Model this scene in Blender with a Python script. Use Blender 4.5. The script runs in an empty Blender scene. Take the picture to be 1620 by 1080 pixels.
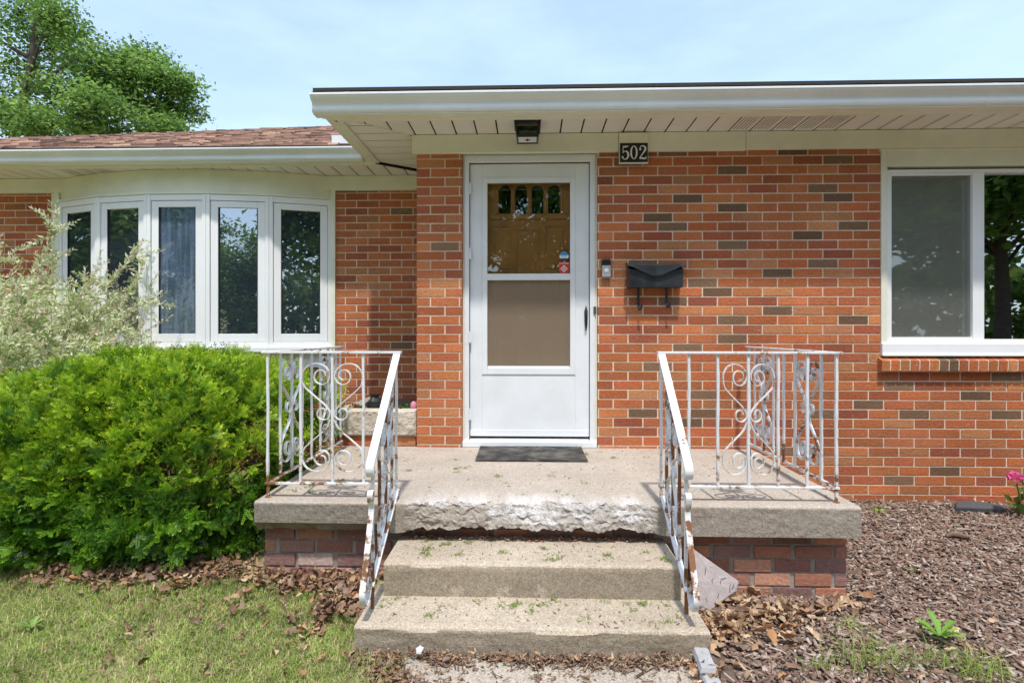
import bpy, bmesh, math, random
import numpy as np
from mathutils import Vector, Matrix, noise as mnoise

random.seed(7)
RNG = np.random.default_rng(11)
S = bpy.context.scene
C = S.collection
R = math.radians
F, CU, CV, HC = 880.0, 810.0, 526.0, 1.30      # focal length in photo pixels, photo centre, horizon row, eye height
YAW = R(1.82)

def pt(u, v, Y):
    """World X, Z of the photo pixel (u, v) on the plane at depth Y (used to measure the place from the photo)."""
    t = (u - CU) / F
    cs, sn = math.cos(YAW), math.sin(YAW)
    X = Y * (t * cs - sn) / (cs + t * sn)
    zc = -X * sn + Y * cs
    return X, HC - (v - CV) * zc / F
def px(u, Y): return pt(u, CV, Y)[0]
def pz(u, v, Y): return pt(u, v, Y)[1]

# ------------------------------------------------------------------ materials
def mat(name, col, rough=.6, var=.12, scale=14., bump=0., bscale=70., attr=False, metal=0., spec=.4,
        tint=None, tscale=3., tamt=.5, trans=0., detail=6.):
    m = bpy.data.materials.new(name); m.use_nodes = True
    nt = m.node_tree; N = nt.nodes; L = nt.links
    b = N['Principled BSDF']; b.inputs['Roughness'].default_value = rough
    b.inputs['Metallic'].default_value = metal
    b.inputs['Specular IOR Level'].default_value = spec
    tc = N.new('ShaderNodeTexCoord')
    def nz(sc, det=detail, ro=.6):
        n = N.new('ShaderNodeTexNoise'); n.inputs['Scale'].default_value = sc
        n.inputs['Detail'].default_value = det; n.inputs['Roughness'].default_value = ro
        L.new(tc.outputs['Object'], n.inputs['Vector']); return n
    if attr:
        a = N.new('ShaderNodeVertexColor'); a.layer_name = 'Col'; src = a.outputs['Color']
    else:
        rgb = N.new('ShaderNodeRGB'); rgb.outputs[0].default_value = (*col, 1); src = rgb.outputs[0]
    if tint:
        n = nz(tscale); r = N.new('ShaderNodeMapRange'); r.inputs[1].default_value = .42; r.inputs[2].default_value = .68
        r.inputs[4].default_value = tamt
        L.new(n.outputs['Fac'], r.inputs[0])
        mx = N.new('ShaderNodeMixRGB'); L.new(r.outputs[0], mx.inputs[0]); L.new(src, mx.inputs[1])
        mx.inputs[2].default_value = (*tint, 1); src = mx.outputs[0]
    if var:
        n = nz(scale); r = N.new('ShaderNodeMapRange'); r.inputs[1].default_value = .25; r.inputs[2].default_value = .75
        r.inputs[3].default_value = 1 - var; r.inputs[4].default_value = 1 + var
        L.new(n.outputs['Fac'], r.inputs[0])
        mu = N.new('ShaderNodeMixRGB'); mu.blend_type = 'MULTIPLY'; mu.inputs[0].default_value = 1
        L.new(src, mu.inputs[1]); L.new(r.outputs[0], mu.inputs[2]); src = mu.outputs[0]
    L.new(src, b.inputs['Base Color'])
    if bump:
        n = nz(bscale, 5); bp = N.new('ShaderNodeBump'); bp.inputs['Strength'].default_value = bump
        bp.inputs['Distance'].default_value = .01
        L.new(n.outputs['Fac'], bp.inputs['Height']); L.new(bp.outputs['Normal'], b.inputs['Normal'])
    if trans:
        t = N.new('ShaderNodeBsdfTranslucent'); L.new(src, t.inputs['Color'])
        ms = N.new('ShaderNodeMixShader'); ms.inputs[0].default_value = trans
        L.new(b.outputs[0], ms.inputs[1]); L.new(t.outputs[0], ms.inputs[2])
        L.new(ms.outputs[0], N['Material Output'].inputs['Surface'])
    return m

def glass_mat(name, refl=.16, tint=(.75, .82, .8), fog=0., fogcol=(.3, .4, .5), rough=0., smear=False, fres=1.45):
    m = bpy.data.materials.new(name); m.use_nodes = True
    nt = m.node_tree; N = nt.nodes; L = nt.links; N.remove(N['Principled BSDF'])
    tr = N.new('ShaderNodeBsdfTransparent'); tr.inputs[0].default_value = (*tint, 1)
    gl = N.new('ShaderNodeBsdfGlossy'); gl.inputs['Roughness'].default_value = rough
    gl.inputs[0].default_value = (.96, .98, 1, 1)
    fr = N.new('ShaderNodeFresnel'); fr.inputs[0].default_value = fres
    ad = N.new('ShaderNodeMath'); ad.operation = 'ADD'; ad.use_clamp = True; ad.inputs[1].default_value = refl
    L.new(fr.outputs[0], ad.inputs[0])
    base = tr.outputs[0]
    if fog:
        df = N.new('ShaderNodeBsdfDiffuse'); df.inputs[0].default_value = (*fogcol, 1)
        mx = N.new('ShaderNodeMixShader'); mx.inputs[0].default_value = fog
        if smear:
            tc = N.new('ShaderNodeTexCoord'); mp = N.new('ShaderNodeMapping'); mp.inputs['Scale'].default_value = (22, 22, 1.6)
            n = N.new('ShaderNodeTexNoise'); n.inputs['Scale'].default_value = 1.4; n.inputs['Detail'].default_value = 7
            r = N.new('ShaderNodeMapRange'); r.inputs[1].default_value = .38; r.inputs[2].default_value = .62
            r.inputs[3].default_value = fog * .6; r.inputs[4].default_value = fog * 1.2
            L.new(tc.outputs['Object'], mp.inputs[0]); L.new(mp.outputs[0], n.inputs[0]); L.new(n.outputs['Fac'], r.inputs[0])
            L.new(r.outputs[0], mx.inputs[0])
        L.new(tr.outputs[0], mx.inputs[1]); L.new(df.outputs[0], mx.inputs[2]); base = mx.outputs[0]
    ms = N.new('ShaderNodeMixShader'); L.new(ad.outputs[0], ms.inputs[0])
    L.new(base, ms.inputs[1]); L.new(gl.outputs[0], ms.inputs[2])
    L.new(ms.outputs[0], N['Material Output'].inputs['Surface'])
    return m

def rusty_paint(name):
    m = bpy.data.materials.new(name); m.use_nodes = True
    nt = m.node_tree; N = nt.nodes; L = nt.links; b = N['Principled BSDF']
    tc = N.new('ShaderNodeTexCoord')
    a = N.new('ShaderNodeVertexColor'); a.layer_name = 'Col'         # red channel: how weathered this stretch of iron is
    sep = N.new('ShaderNodeSeparateColor'); L.new(a.outputs['Color'], sep.inputs[0])
    n1 = N.new('ShaderNodeTexNoise'); n1.inputs['Scale'].default_value = 17; n1.inputs['Detail'].default_value = 9; n1.inputs['Roughness'].default_value = .72
    n2 = N.new('ShaderNodeTexNoise'); n2.inputs['Scale'].default_value = 5; n2.inputs['Detail'].default_value = 4
    for n in (n1, n2): L.new(tc.outputs['Object'], n.inputs['Vector'])
    ad = N.new('ShaderNodeMath'); ad.operation = 'ADD'
    mu = N.new('ShaderNodeMath'); mu.operation = 'MULTIPLY_ADD'; mu.inputs[1].default_value = .34; mu.inputs[2].default_value = -.165
    L.new(sep.outputs[0], mu.inputs[0]); L.new(n1.outputs['Fac'], ad.inputs[0]); L.new(mu.outputs[0], ad.inputs[1])
    r = N.new('ShaderNodeMapRange'); r.inputs[1].default_value = .56; r.inputs[2].default_value = .63; L.new(ad.outputs[0], r.inputs[0])
    r2 = N.new('ShaderNodeMapRange'); r2.inputs[1].default_value = .50; r2.inputs[2].default_value = .60; r2.inputs[4].default_value = .45
    L.new(ad.outputs[0], r2.inputs[0])
    w = N.new('ShaderNodeMixRGB'); w.inputs[1].default_value = (.74, .75, .76, 1); w.inputs[2].default_value = (.60, .46, .32, 1); L.new(r2.outputs[0], w.inputs[0])
    ru = N.new('ShaderNodeMixRGB'); ru.inputs[1].default_value = (.30, .13, .05, 1); ru.inputs[2].default_value = (.10, .045, .025, 1); L.new(n2.outputs['Fac'], ru.inputs[0])
    mx = N.new('ShaderNodeMixRGB'); L.new(r.outputs[0], mx.inputs[0]); L.new(w.outputs[0], mx.inputs[1]); L.new(ru.outputs[0], mx.inputs[2])
    L.new(mx.outputs[0], b.inputs['Base Color'])
    rr = N.new('ShaderNodeMapRange'); rr.inputs[3].default_value = .42; rr.inputs[4].default_value = .9; L.new(r.outputs[0], rr.inputs[0]); L.new(rr.outputs[0], b.inputs['Roughness'])
    bp = N.new('ShaderNodeBump'); bp.inputs['Strength'].default_value = .35; bp.inputs['Distance'].default_value = .004
    L.new(n1.outputs['Fac'], bp.inputs['Height']); L.new(bp.outputs[0], b.inputs['Normal'])
    return m

def concrete_mat(name, col, dark, speck=.5, pits=True):
    """Weathered exposed-aggregate concrete; vertex colour multiplies the base (chips, pale patches, darker fronts, risers and underside)."""
    m = bpy.data.materials.new(name); m.use_nodes = True
    nt = m.node_tree; N = nt.nodes; L = nt.links; b = N['Principled BSDF']; b.inputs['Roughness'].default_value = .92
    b.inputs['Specular IOR Level'].default_value = .2
    tc = N.new('ShaderNodeTexCoord')
    def nz(sc, det=6, ro=.6):
        n = N.new('ShaderNodeTexNoise'); n.inputs['Scale'].default_value = sc; n.inputs['Detail'].default_value = det; n.inputs['Roughness'].default_value = ro
        L.new(tc.outputs['Object'], n.inputs['Vector']); return n
    big, fine = nz(2.6, 8, .65), nz(140, 3)
    vo = N.new('ShaderNodeTexVoronoi'); vo.inputs['Scale'].default_value = 150; L.new(tc.outputs['Object'], vo.inputs['Vector'])
    r = N.new('ShaderNodeMapRange'); r.inputs[1].default_value = .36; r.inputs[2].default_value = .68; L.new(big.outputs['Fac'], r.inputs[0])
    mx = N.new('ShaderNodeMixRGB'); mx.inputs[1].default_value = (*col, 1); mx.inputs[2].default_value = (*dark, 1); L.new(r.outputs[0], mx.inputs[0])
    hs = N.new('ShaderNodeSeparateColor'); L.new(vo.outputs['Color'], hs.inputs[0])
    r2 = N.new('ShaderNodeMapRange'); r2.inputs[3].default_value = 1 - speck * .55; r2.inputs[4].default_value = 1 + speck * .5; L.new(hs.outputs[0], r2.inputs[0])
    m1 = N.new('ShaderNodeMixRGB'); m1.blend_type = 'MULTIPLY'; m1.inputs[0].default_value = 1; L.new(mx.outputs[0], m1.inputs[1]); L.new(r2.outputs[0], m1.inputs[2])
    r3 = N.new('ShaderNodeMapRange'); r3.inputs[1].default_value = .3; r3.inputs[2].default_value = .5; r3.inputs[3].default_value = .72; r3.inputs[4].default_value = 1.03; L.new(fine.outputs['Fac'], r3.inputs[0])
    m2 = N.new('ShaderNodeMixRGB'); m2.blend_type = 'MULTIPLY'; m2.inputs[0].default_value = .8; L.new(m1.outputs[0], m2.inputs[1]); L.new(r3.outputs[0], m2.inputs[2])
    a = N.new('ShaderNodeVertexColor'); a.layer_name = 'Col'
    m3 = N.new('ShaderNodeMixRGB'); m3.blend_type = 'MULTIPLY'; m3.inputs[0].default_value = 1; L.new(m2.outputs[0], m3.inputs[1]); L.new(a.outputs['Color'], m3.inputs[2])
    L.new(m3.outputs[0], b.inputs['Base Color'])
    ad = N.new('ShaderNodeMath'); ad.operation = 'ADD'; L.new(fine.outputs['Fac'], ad.inputs[0]); L.new(vo.outputs['Distance'], ad.inputs[1])
    bp = N.new('ShaderNodeBump'); bp.inputs['Strength'].default_value = .35; bp.inputs['Distance'].default_value = .0025
    L.new(ad.outputs[0], bp.inputs['Height']); L.new(bp.outputs[0], b.inputs['Normal'])
    return m

def brick_mat(name, streak=.35):
    m = mat(name, (1, 1, 1), rough=.85, var=.22, scale=55, bump=.55, bscale=60, attr=True, spec=.25)
    nt = m.node_tree; N = nt.nodes; L = nt.links; b = N['Principled BSDF']
    src = b.inputs['Base Color'].links[0].from_socket
    tc = N.new('ShaderNodeTexCoord')
    n = N.new('ShaderNodeTexNoise'); n.inputs['Scale'].default_value = 9; n.inputs['Detail'].default_value = 8; n.inputs['Roughness'].default_value = .7
    L.new(tc.outputs['Object'], n.inputs['Vector'])
    r = N.new('ShaderNodeMapRange'); r.inputs[1].default_value = .55; r.inputs[2].default_value = .72; r.inputs[4].default_value = streak
    L.new(n.outputs['Fac'], r.inputs[0])
    mx = N.new('ShaderNodeMixRGB'); L.new(r.outputs[0], mx.inputs[0]); L.new(src, mx.inputs[1]); mx.inputs[2].default_value = (.20, .085, .045, 1)
    n2 = N.new('ShaderNodeTexNoise'); n2.inputs['Scale'].default_value = 1.7; n2.inputs['Detail'].default_value = 6
    L.new(tc.outputs['Object'], n2.inputs['Vector'])
    r2 = N.new('ShaderNodeMapRange'); r2.inputs[1].default_value = .32; r2.inputs[2].default_value = .68; r2.inputs[3].default_value = .88; r2.inputs[4].default_value = 1.2
    L.new(n2.outputs['Fac'], r2.inputs[0])
    mu = N.new('ShaderNodeMixRGB'); mu.blend_type = 'MULTIPLY'; mu.inputs[0].default_value = 1; L.new(mx.outputs[0], mu.inputs[1]); L.new(r2.outputs[0], mu.inputs[2])
    n3 = N.new('ShaderNodeTexNoise'); n3.inputs['Scale'].default_value = 38; n3.inputs['Detail'].default_value = 4; L.new(tc.outputs['Object'], n3.inputs['Vector'])
    r3 = N.new('ShaderNodeMapRange'); r3.inputs[1].default_value = .66; r3.inputs[2].default_value = .74; r3.inputs[4].default_value = .45; L.new(n3.outputs['Fac'], r3.inputs[0])
    ch = N.new('ShaderNodeMixRGB'); L.new(r3.outputs[0], ch.inputs[0]); L.new(mu.outputs[0], ch.inputs[1]); ch.inputs[2].default_value = (.52, .38, .28, 1)
    L.new(ch.outputs[0], b.inputs['Base Color'])
    return m

M = dict(
    brick=brick_mat('house_brick'), oldbrick=brick_mat('porch_brick', .4),
    mortar=mat('mortar', (.75, .61, .47), .95, .18, 30, .3, 120, tint=(.50, .40, .31), tscale=3),
    oldmortar=mat('old_mortar', (.34, .295, .26), .95, .25, 25, .4, 90),
    white=mat('white_aluminium', (.79, .81, .83), .38, .05, 6, spec=.5, tint=(.70, .71, .70), tscale=3.5, tamt=.4),
    vinyl=mat('white_vinyl', (.86, .87, .88), .42, .04, 5, tint=(.77, .77, .75), tscale=2.5, tamt=.35),
    cream=mat('cream_paint', (.80, .80, .66), .6, .06, 7, .08, 50, tint=(.70, .71, .54), tscale=2.2, tamt=.5),
    gutterwhite=mat('gutter_white', (.80, .83, .84), .42, .06, 3, tint=(.66, .68, .63), tscale=1.7, tamt=.4),
    soffit=mat('soffit_vinyl', (.86, .83, .78), .6, .05, 4, tint=(.66, .61, .50), tscale=2, tamt=.4),
    dark=mat('dark_gap', (.02, .018, .016), .9, .1),
    roofedge=mat('dark_roof_edge', (.035, .032, .03), .8, .2, 40),
    wood=mat('varnished_wood', (.60, .275, .065), .32, .22, 5, .05, 30, tint=(.38, .155, .036), tscale=2.2, spec=.6),
    black=mat('black_iron', (.012, .013, .015), .35, .2, 30, .1, 60, spec=.5),
    mailbox=mat('black_mailbox_metal', (.018, .021, .027), .33, .35, 9, .25, 40, tint=(.045, .052, .065), tscale=7, spec=.5),
    silver=mat('brushed_silver', (.52, .54, .55), .35, .05, metal=.5),
    iron=rusty_paint('rusty_white_iron'),
    slab=concrete_mat('porch_concrete', (.46, .395, .33), (.37, .315, .26), .36),
    step=concrete_mat('step_concrete', (.47, .395, .305), (.37, .305, .23), .42),
    path=concrete_mat('path_concrete', (.44, .38, .31), (.34, .29, .23), .5),
    stone=mat('limestone', (.56, .49, .40), .9, .22, 12, .9, 45, tint=(.40, .33, .25), tscale=5),
    chipstone=mat('pink_grey_stone', (.40, .345, .335), .9, .18, 14, .7, 35, tint=(.30, .25, .24), tscale=6),
    greystone=mat('grey_edging_stone', (.38, .375, .375), .9, .2, 18, .5, 50),
    slate=mat('dark_slate', (.075, .075, .08), .8, .25, 12, .3, 40),
    mulch=mat('mulch_chip', (1, 1, 1), .9, .3, 60, .3, 90, attr=True, spec=.2),
    soil=mat('mulch_soil', (.13, .09, .07), .95, .45, 25, .8, 60),
    earth=mat('lawn_earth', (.27, .23, .115), .95, .4, 14, .7, 60, tint=(.19, .22, .06), tscale=3),
    leaflitter=mat('dry_leaf', (1, 1, 1), .75, .25, 40, .3, 60, attr=True, spec=.25, trans=.15),
    foliage=mat('leaf_foliage', (1, 1, 1), .5, .12, 5, attr=True, spec=.3, trans=.4),
    needle=mat('yew_needle', (1, 1, 1), .42, .1, 8, attr=True, spec=.35, trans=.3),
    bark=mat('bark', (.085, .065, .052), .95, .35, 12, .8, 25),
    willowtwig=mat('willow_twig', (.36, .30, .16), .8, .2, 30),
    twig=mat('twig_bark', (.16, .11, .07), .9, .3, 30),
    shingle=mat('brown_shingle', (1, 1, 1), .95, .25, 60, .4, 90, attr=True, spec=.2),
    rubber=mat('rubber_mat', (.035, .033, .032), .9, .35, 30, .9, 160, tint=(.19, .17, .145), tscale=7, tamt=.75),
    room=mat('room_wall', (.10, .095, .085), .9, .1), roomblue=mat('room_blue', (.05, .08, .14), .9, .1),
    blind=mat('closed_blind', (.60, .60, .55), .8, .08, 6),
    screen=glass_mat('insect_screen', .03, (.82, .82, .8), fog=.20, fogcol=(.52, .53, .48), fres=1.3),
    doorscreen=glass_mat('door_screen', .012, (.75, .72, .68), fog=.30, fogcol=(.60, .47, .345), fres=1.2),
    glass=glass_mat('window_glass', .36),
    screenglass=glass_mat('screened_window_glass', .50),
    glassdark=glass_mat('bay_glass', .32, (.5, .58, .66), fog=.20, fogcol=(.13, .18, .25)),
    fogged=glass_mat('fogged_glass', .12, (.6, .68, .8), fog=.5, fogcol=(.20, .29, .43), smear=True),
    doorglass=glass_mat('storm_glass', .045, (.97, .98, .97)),
    leadlight=glass_mat('door_light_glass', .12, (.35, .4, .38)),
    lens=mat('lamp_lens', (.75, .76, .74), .3, .05), lampglass=glass_mat('lamp_glass', .08, (.35, .36, .36)),
    red=mat('sticker_red', (.55, .05, .03), .5, .03), blue=mat('sticker_blue', (.05, .27, .5), .5, .03),
    navy=mat('sticker_navy', (.03, .05, .12), .5, .03), paper=mat('sticker_white', (.8, .8, .8), .5, .03),
    pink=mat('peony_petal', (.80, .18, .42), .6, .15, 20, trans=.3), redpetal=mat('red_petal', (.62, .03, .04), .6, .15, 20),
    wicker=mat('wicker', (.13, .11, .095), .7, .2, 30), pebble=mat('white_pebble', (.66, .64, .61), .8, .1, 10, .3, 30),
    potblack=mat('black_plastic', (.02, .02, .022), .45, .2, 20), toy=mat('pink_plastic', (.62, .22, .32), .45, .1),
    plaque=mat('cream_plaque', (.80, .78, .62), .5, .06, 8),
    plate=mat('number_plate_black', (.014, .015, .014), .4, .2, 20),
)

# ------------------------------------------------------------------ mesh helpers
ORG = {}
class G:
    """collects shapes; build() links them as ONE mesh object"""
    def __init__(s): s.v, s.f, s.c, s.m = [], [], [], []
    def add(s, vs, fs, col=(1, 1, 1), mi=0):
        o = len(s.v); s.v += [tuple(p) for p in vs]; s.f += [tuple(i + o for i in f) for f in fs]
        s.c += [col] * len(vs); s.m += [mi] * len(fs); return s
    def box(s, x0, x1, y0, y1, z0, z1, col=(1, 1, 1), mi=0):
        if x0 > x1: x0, x1 = x1, x0
        if y0 > y1: y0, y1 = y1, y0
        if z0 > z1: z0, z1 = z1, z0
        vs = [(x, y, z) for z in (z0, z1) for y in (y0, y1) for x in (x0, x1)]
        return s.add(vs, [(0, 2, 3, 1), (4, 5, 7, 6), (0, 1, 5, 4), (2, 6, 7, 3), (0, 4, 6, 2), (1, 3, 7, 5)], col, mi)
    def prism(s, poly, fn, d0, d1, col=(1, 1, 1), mi=0):
        n = len(poly); vs = [fn(a, b, d0) for a, b in poly] + [fn(a, b, d1) for a, b in poly]
        fs = [tuple(range(n))[::-1], tuple(range(n, 2 * n))] + [(i, (i + 1) % n, n + (i + 1) % n, n + i) for i in range(n)]
        return s.add(vs, fs, col, mi)
    def tube(s, pts, r, n=6, col=(1, 1, 1), cap=True, cols=None):
        pts = [Vector(p) for p in pts]; k = len(pts); rr = r if isinstance(r, (list, tuple)) else [r] * k
        vs = []; up = None; cc = []
        for i, p in enumerate(pts):
            t = (pts[min(i + 1, k - 1)] - pts[max(i - 1, 0)])
            t = t.normalized() if t.length > 1e-9 else Vector((0, 0, 1))
            if up is None: up = t.orthogonal().normalized()
            a = (up - t * up.dot(t)); a = a.normalized() if a.length > 1e-6 else t.orthogonal().normalized()
            up = a; b = t.cross(a)
            for j in range(n):
                q = 2 * math.pi * j / n
                vs.append(p + (a * math.cos(q) + b * math.sin(q)) * rr[i]); cc.append(cols[i] if cols else col)
        fs = [(i * n + j, i * n + (j + 1) % n, (i + 1) * n + (j + 1) % n, (i + 1) * n + j) for i in range(k - 1) for j in range(n)]
        if cap: fs += [tuple(range(n))[::-1], tuple(range((k - 1) * n, k * n))]
        o = len(s.c); s.add(vs, fs, col); s.c[o:] = cc; return s
    def strip(s, pts, wvec, th, col=(1, 1, 1)):
        """flat bar bent along pts: width vector wvec (const), thickness th in the bending plane"""
        pts = [Vector(p) for p in pts]; w = Vector(wvec); wn = w.normalized(); k = len(pts); vs = []
        for i, p in enumerate(pts):
            t = (pts[min(i + 1, k - 1)] - pts[max(i - 1, 0)]).normalized(); nn = t.cross(wn).normalized() * (th / 2)
            vs += [p - w / 2 - nn, p + w / 2 - nn, p + w / 2 + nn, p - w / 2 + nn]
        fs = [(i * 4 + j, i * 4 + (j + 1) % 4, i * 4 + 4 + (j + 1) % 4, i * 4 + 4 + j) for i in range(k - 1) for j in range(4)]
        fs += [(3, 2, 1, 0), tuple((k - 1) * 4 + j for j in range(4))]
        return s.add(vs, fs, col)
    def build(s, name, m, parent=None, bevel=0., smooth=False, loc=None, rust=None):
        if not s.v: return None
        org = Vector(loc) if loc else (ORG[parent.name] if parent else Vector((0, 0, 0)))
        me = bpy.data.meshes.new(name)
        vs = [(a - org.x, b - org.y, c - org.z) for a, b, c in s.v]
        me.from_pydata(vs, [], s.f); me.update()
        bm = bmesh.new(); bm.from_mesh(me); bmesh.ops.recalc_face_normals(bm, faces=bm.faces); bm.to_mesh(me); bm.free()
        at = me.color_attributes.new('Col', 'FLOAT_COLOR', 'POINT')
        buf = np.ones((len(vs), 4), np.float32)
        if rust: buf[:, 0] = [rust(p) for p in s.v]
        else: buf[:, :3] = np.array(s.c, np.float32)
        at.data.foreach_set('color', buf.ravel())
        ms = m if isinstance(m, (list, tuple)) else [m]
        for q in ms: me.materials.append(q)
        if len(ms) > 1: me.polygons.foreach_set('material_index', s.m)
        if smooth: me.polygons.foreach_set('use_smooth', [True] * len(me.polygons))
        o = bpy.data.objects.new(name, me); C.objects.link(o)
        if parent: o.parent = parent
        elif loc: o.location = org
        ORG[o.name] = org.copy()
        if bevel:
            b = o.modifiers.new('bevel', 'BEVEL'); b.width = bevel; b.segments = 2; b.limit_method = 'ANGLE'; b.angle_limit = R(40)
        return o

def np_mesh(name, V, FQ, col, m, parent=None, loc=None, smooth=False):
    """fast mesh from arrays: V (n,3), FQ (k,4), col (n,3)"""
    org = np.array(loc if loc is not None else (ORG[parent.name] if parent else (0, 0, 0)), float)
    me = bpy.data.meshes.new(name); V = np.asarray(V, np.float64) - org; FQ = np.asarray(FQ, np.int32); k = FQ.shape[1]
    me.vertices.add(len(V)); me.vertices.foreach_set('co', V.astype(np.float32).ravel())
    me.loops.add(FQ.size); me.loops.foreach_set('vertex_index', FQ.ravel())
    me.polygons.add(len(FQ)); me.polygons.foreach_set('loop_start', np.arange(0, FQ.size, k, dtype=np.int32))
    me.update(calc_edges=True); me.validate()
    at = me.color_attributes.new('Col', 'FLOAT_COLOR', 'POINT')
    buf = np.ones((len(V), 4), np.float32); buf[:, :3] = col; at.data.foreach_set('color', buf.ravel())
    me.materials.append(m)
    if smooth: me.polygons.foreach_set('use_smooth', [True] * len(me.polygons))
    o = bpy.data.objects.new(name, me); C.objects.link(o)
    if parent: o.parent = parent
    elif loc is not None: o.location = org
    ORG[o.name] = Vector(org); return o

def tag(o, label=None, cat=None, group=None, kind=None):
    if label: o['label'] = label
    if cat: o['category'] = cat
    if group: o['group'] = group
    if kind: o['kind'] = kind
    return o
def thing(name, label, cat, loc, group=None):
    o = bpy.data.objects.new(name, None); C.objects.link(o); o.location = loc; o.empty_display_size = .1
    ORG[o.name] = Vector(loc); return tag(o, label, cat, group)
def copy_thing(src, loc, rz=0., sc=1., label=None):
    r = src.copy(); C.objects.link(r); r.location = loc; r.rotation_euler = (0, 0, rz); r.scale = (sc, sc, sc)
    if label: r['label'] = label
    for ch in list(src.children):
        c = ch.copy(); C.objects.link(c); c.parent = r
        for g in list(ch.children):
            d = g.copy(); C.objects.link(d); d.parent = c
    return r
def catmull(P, n=6):
    P = [np.array(p, float) for p in P]; out = []
    Q = [2 * P[0] - P[1]] + P + [2 * P[-1] - P[-2]]
    for i in range(1, len(Q) - 2):
        a, b, c, d = Q[i - 1:i + 3]
        for k in range(n):
            t = k / n
            out.append(.5 * (2 * b + (c - a) * t + (2 * a - 5 * b + 4 * c - d) * t * t + (3 * b - a - 3 * c + d) * t ** 3))
    out.append(P[-1]); return out
def unit(a): return a / (np.linalg.norm(a, axis=-1, keepdims=True) + 1e-9)
def fbm(x, y, z=0., o=4):
    return mnoise.fractal(Vector((x, y, z)), 1.0, 2.0, o)
def XZY(a, b, d): return (a, d, b)     # profile in X,Z extruded along Y
def YZX(a, b, d): return (d, a, b)     # profile in Y,Z extruded along X

# ------------------------------------------------------------------ main measures
YW = 4.10                 # front wall plane
YL = 5.05                 # recessed wall with the bow window
ZP = HC - .848            # porch floor
ZSOF = HC + 1.458         # soffit
ZFR = HC + 1.319          # bottom of frieze board
COURSE, STR = .0681, .216
ZROW = HC + 1.182         # centre of one course
JX0 = px(993.7, YW)       # a head joint in that course

RED = [(.43, .135, .054), (.47, .152, .058), (.39, .115, .050), (.49, .172, .066), (.42, .142, .060), (.45, .132, .048), (.34, .100, .052), (.46, .19, .085)]
def red():
    c = random.choice(RED); k = random.uniform(.82, 1.14); return tuple(k * q * random.uniform(.95, 1.05) for q in c)
def darkb():
    k = random.uniform(.75, 1.35); return (.18 * k, .105 * k, .060 * k)

def bricks(g, x0, x1, z0, z1, Y, holes=(), course=COURSE, st=STR, zc=ZROW, jx=JX0, joint=.0100, depth=.02, darks=(), odd=0, pal=red, wob=.0012, side=None):
    """running-bond brick faces on the plane Y (front), each brick its own block"""
    k0 = math.floor((z0 - zc) / course - .5)
    k = k0
    while True:
        lo = zc + k * course - course / 2 + joint / 2; hi = lo + course - joint; k += 1
        if lo >= z1 - .01: break
        lo_, hi_ = max(lo, z0), min(hi, z1)
        if hi_ - lo_ < .012: continue
        ph = jx + (st / 2 if ((k - 1 + odd) % 2) else 0)
        n0 = math.floor((x0 - ph) / st); xa = ph + n0 * st
        while xa < x1:
            a, b = xa + joint / 2, xa + st - joint / 2; xa += st
            segs = [(max(a, x0), min(b, x1))]
            for (hx0, hx1, hz0, hz1) in holes:
                if hi_ > hz0 + .005 and lo_ < hz1 - .005:
                    ns = []
                    for (p, q) in segs:
                        if q <= hx0 or p >= hx1: ns.append((p, q)); continue
                        if p < hx0: ns.append((p, hx0))
                        if q > hx1: ns.append((hx1, q))
                    segs = ns
            for (p, q) in segs:
                if q - p < .012: continue
                col = pal()
                for (dx, dz) in darks:
                    if a < dx < b and lo - .005 < dz < hi + .005: col = darkb()
                dy = random.uniform(0, wob)
                if wob > .01: p += random.uniform(0, .012); q -= random.uniform(0, .008)
                g.box(p, q, Y + dy, Y + depth, lo_, hi_, col)

DARKS = [(940 + a / 2.382, 100 + b / 2.382) for a, b in [(907, 362), (515, 402), (855, 470), (348, 510), (907, 505), (517, 545), (236, 580), (293, 615), (965, 610), (792, 650), (517, 685), (183, 750), (853, 754), (682, 790), (402, 826), (460, 860), (295, 897), (683, 932), (515, 968), (962, 966), (515, 1040), (350, 1070), (735, 335), (310, 340)]]
DARKS += [(1360 + a / 3.177, 480 + b / 3.177) for a, b in [(172, 418), (545, 466), (45, 513), (240, 564), (693, 564), (390, 845), (165, 890), (690, 372)]]
DARKS += [(1000 + a / 4, 530 + b / 4) for a, b in [(345, 88), (630, 25), (118, 205), (450, 387), (75, 508), (1225, 510), (400, 565), (985, 745), (450, 508)]]
DARKS = [pt(u, v, YW) for u, v in DARKS]

# openings
DX0, DX1 = px(731, YW), px(946, YW)           # door opening
DTOP = ZFR + .02
WX0 = px(1393, YW); WX1 = WX0 + 1.50           # right window opening
WZ0, WZ1 = pz(1450, 563, YW), ZFR + .02
PX0 = px(659, YW)                              # left end of the projecting entry wall
WR = 6.2                                       # right end of the house
BXC, BHW = -3.09, 1.27                         # bow window centre and half width
BZ0, BZ1 = pz(331, 556, 4.79), ZFR + .10
LW = -9.0

house = thing('brick_house', 'single storey red brick house with white door, bow window and wide eaves', 'house', (0, YW + .2, .05))

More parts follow.
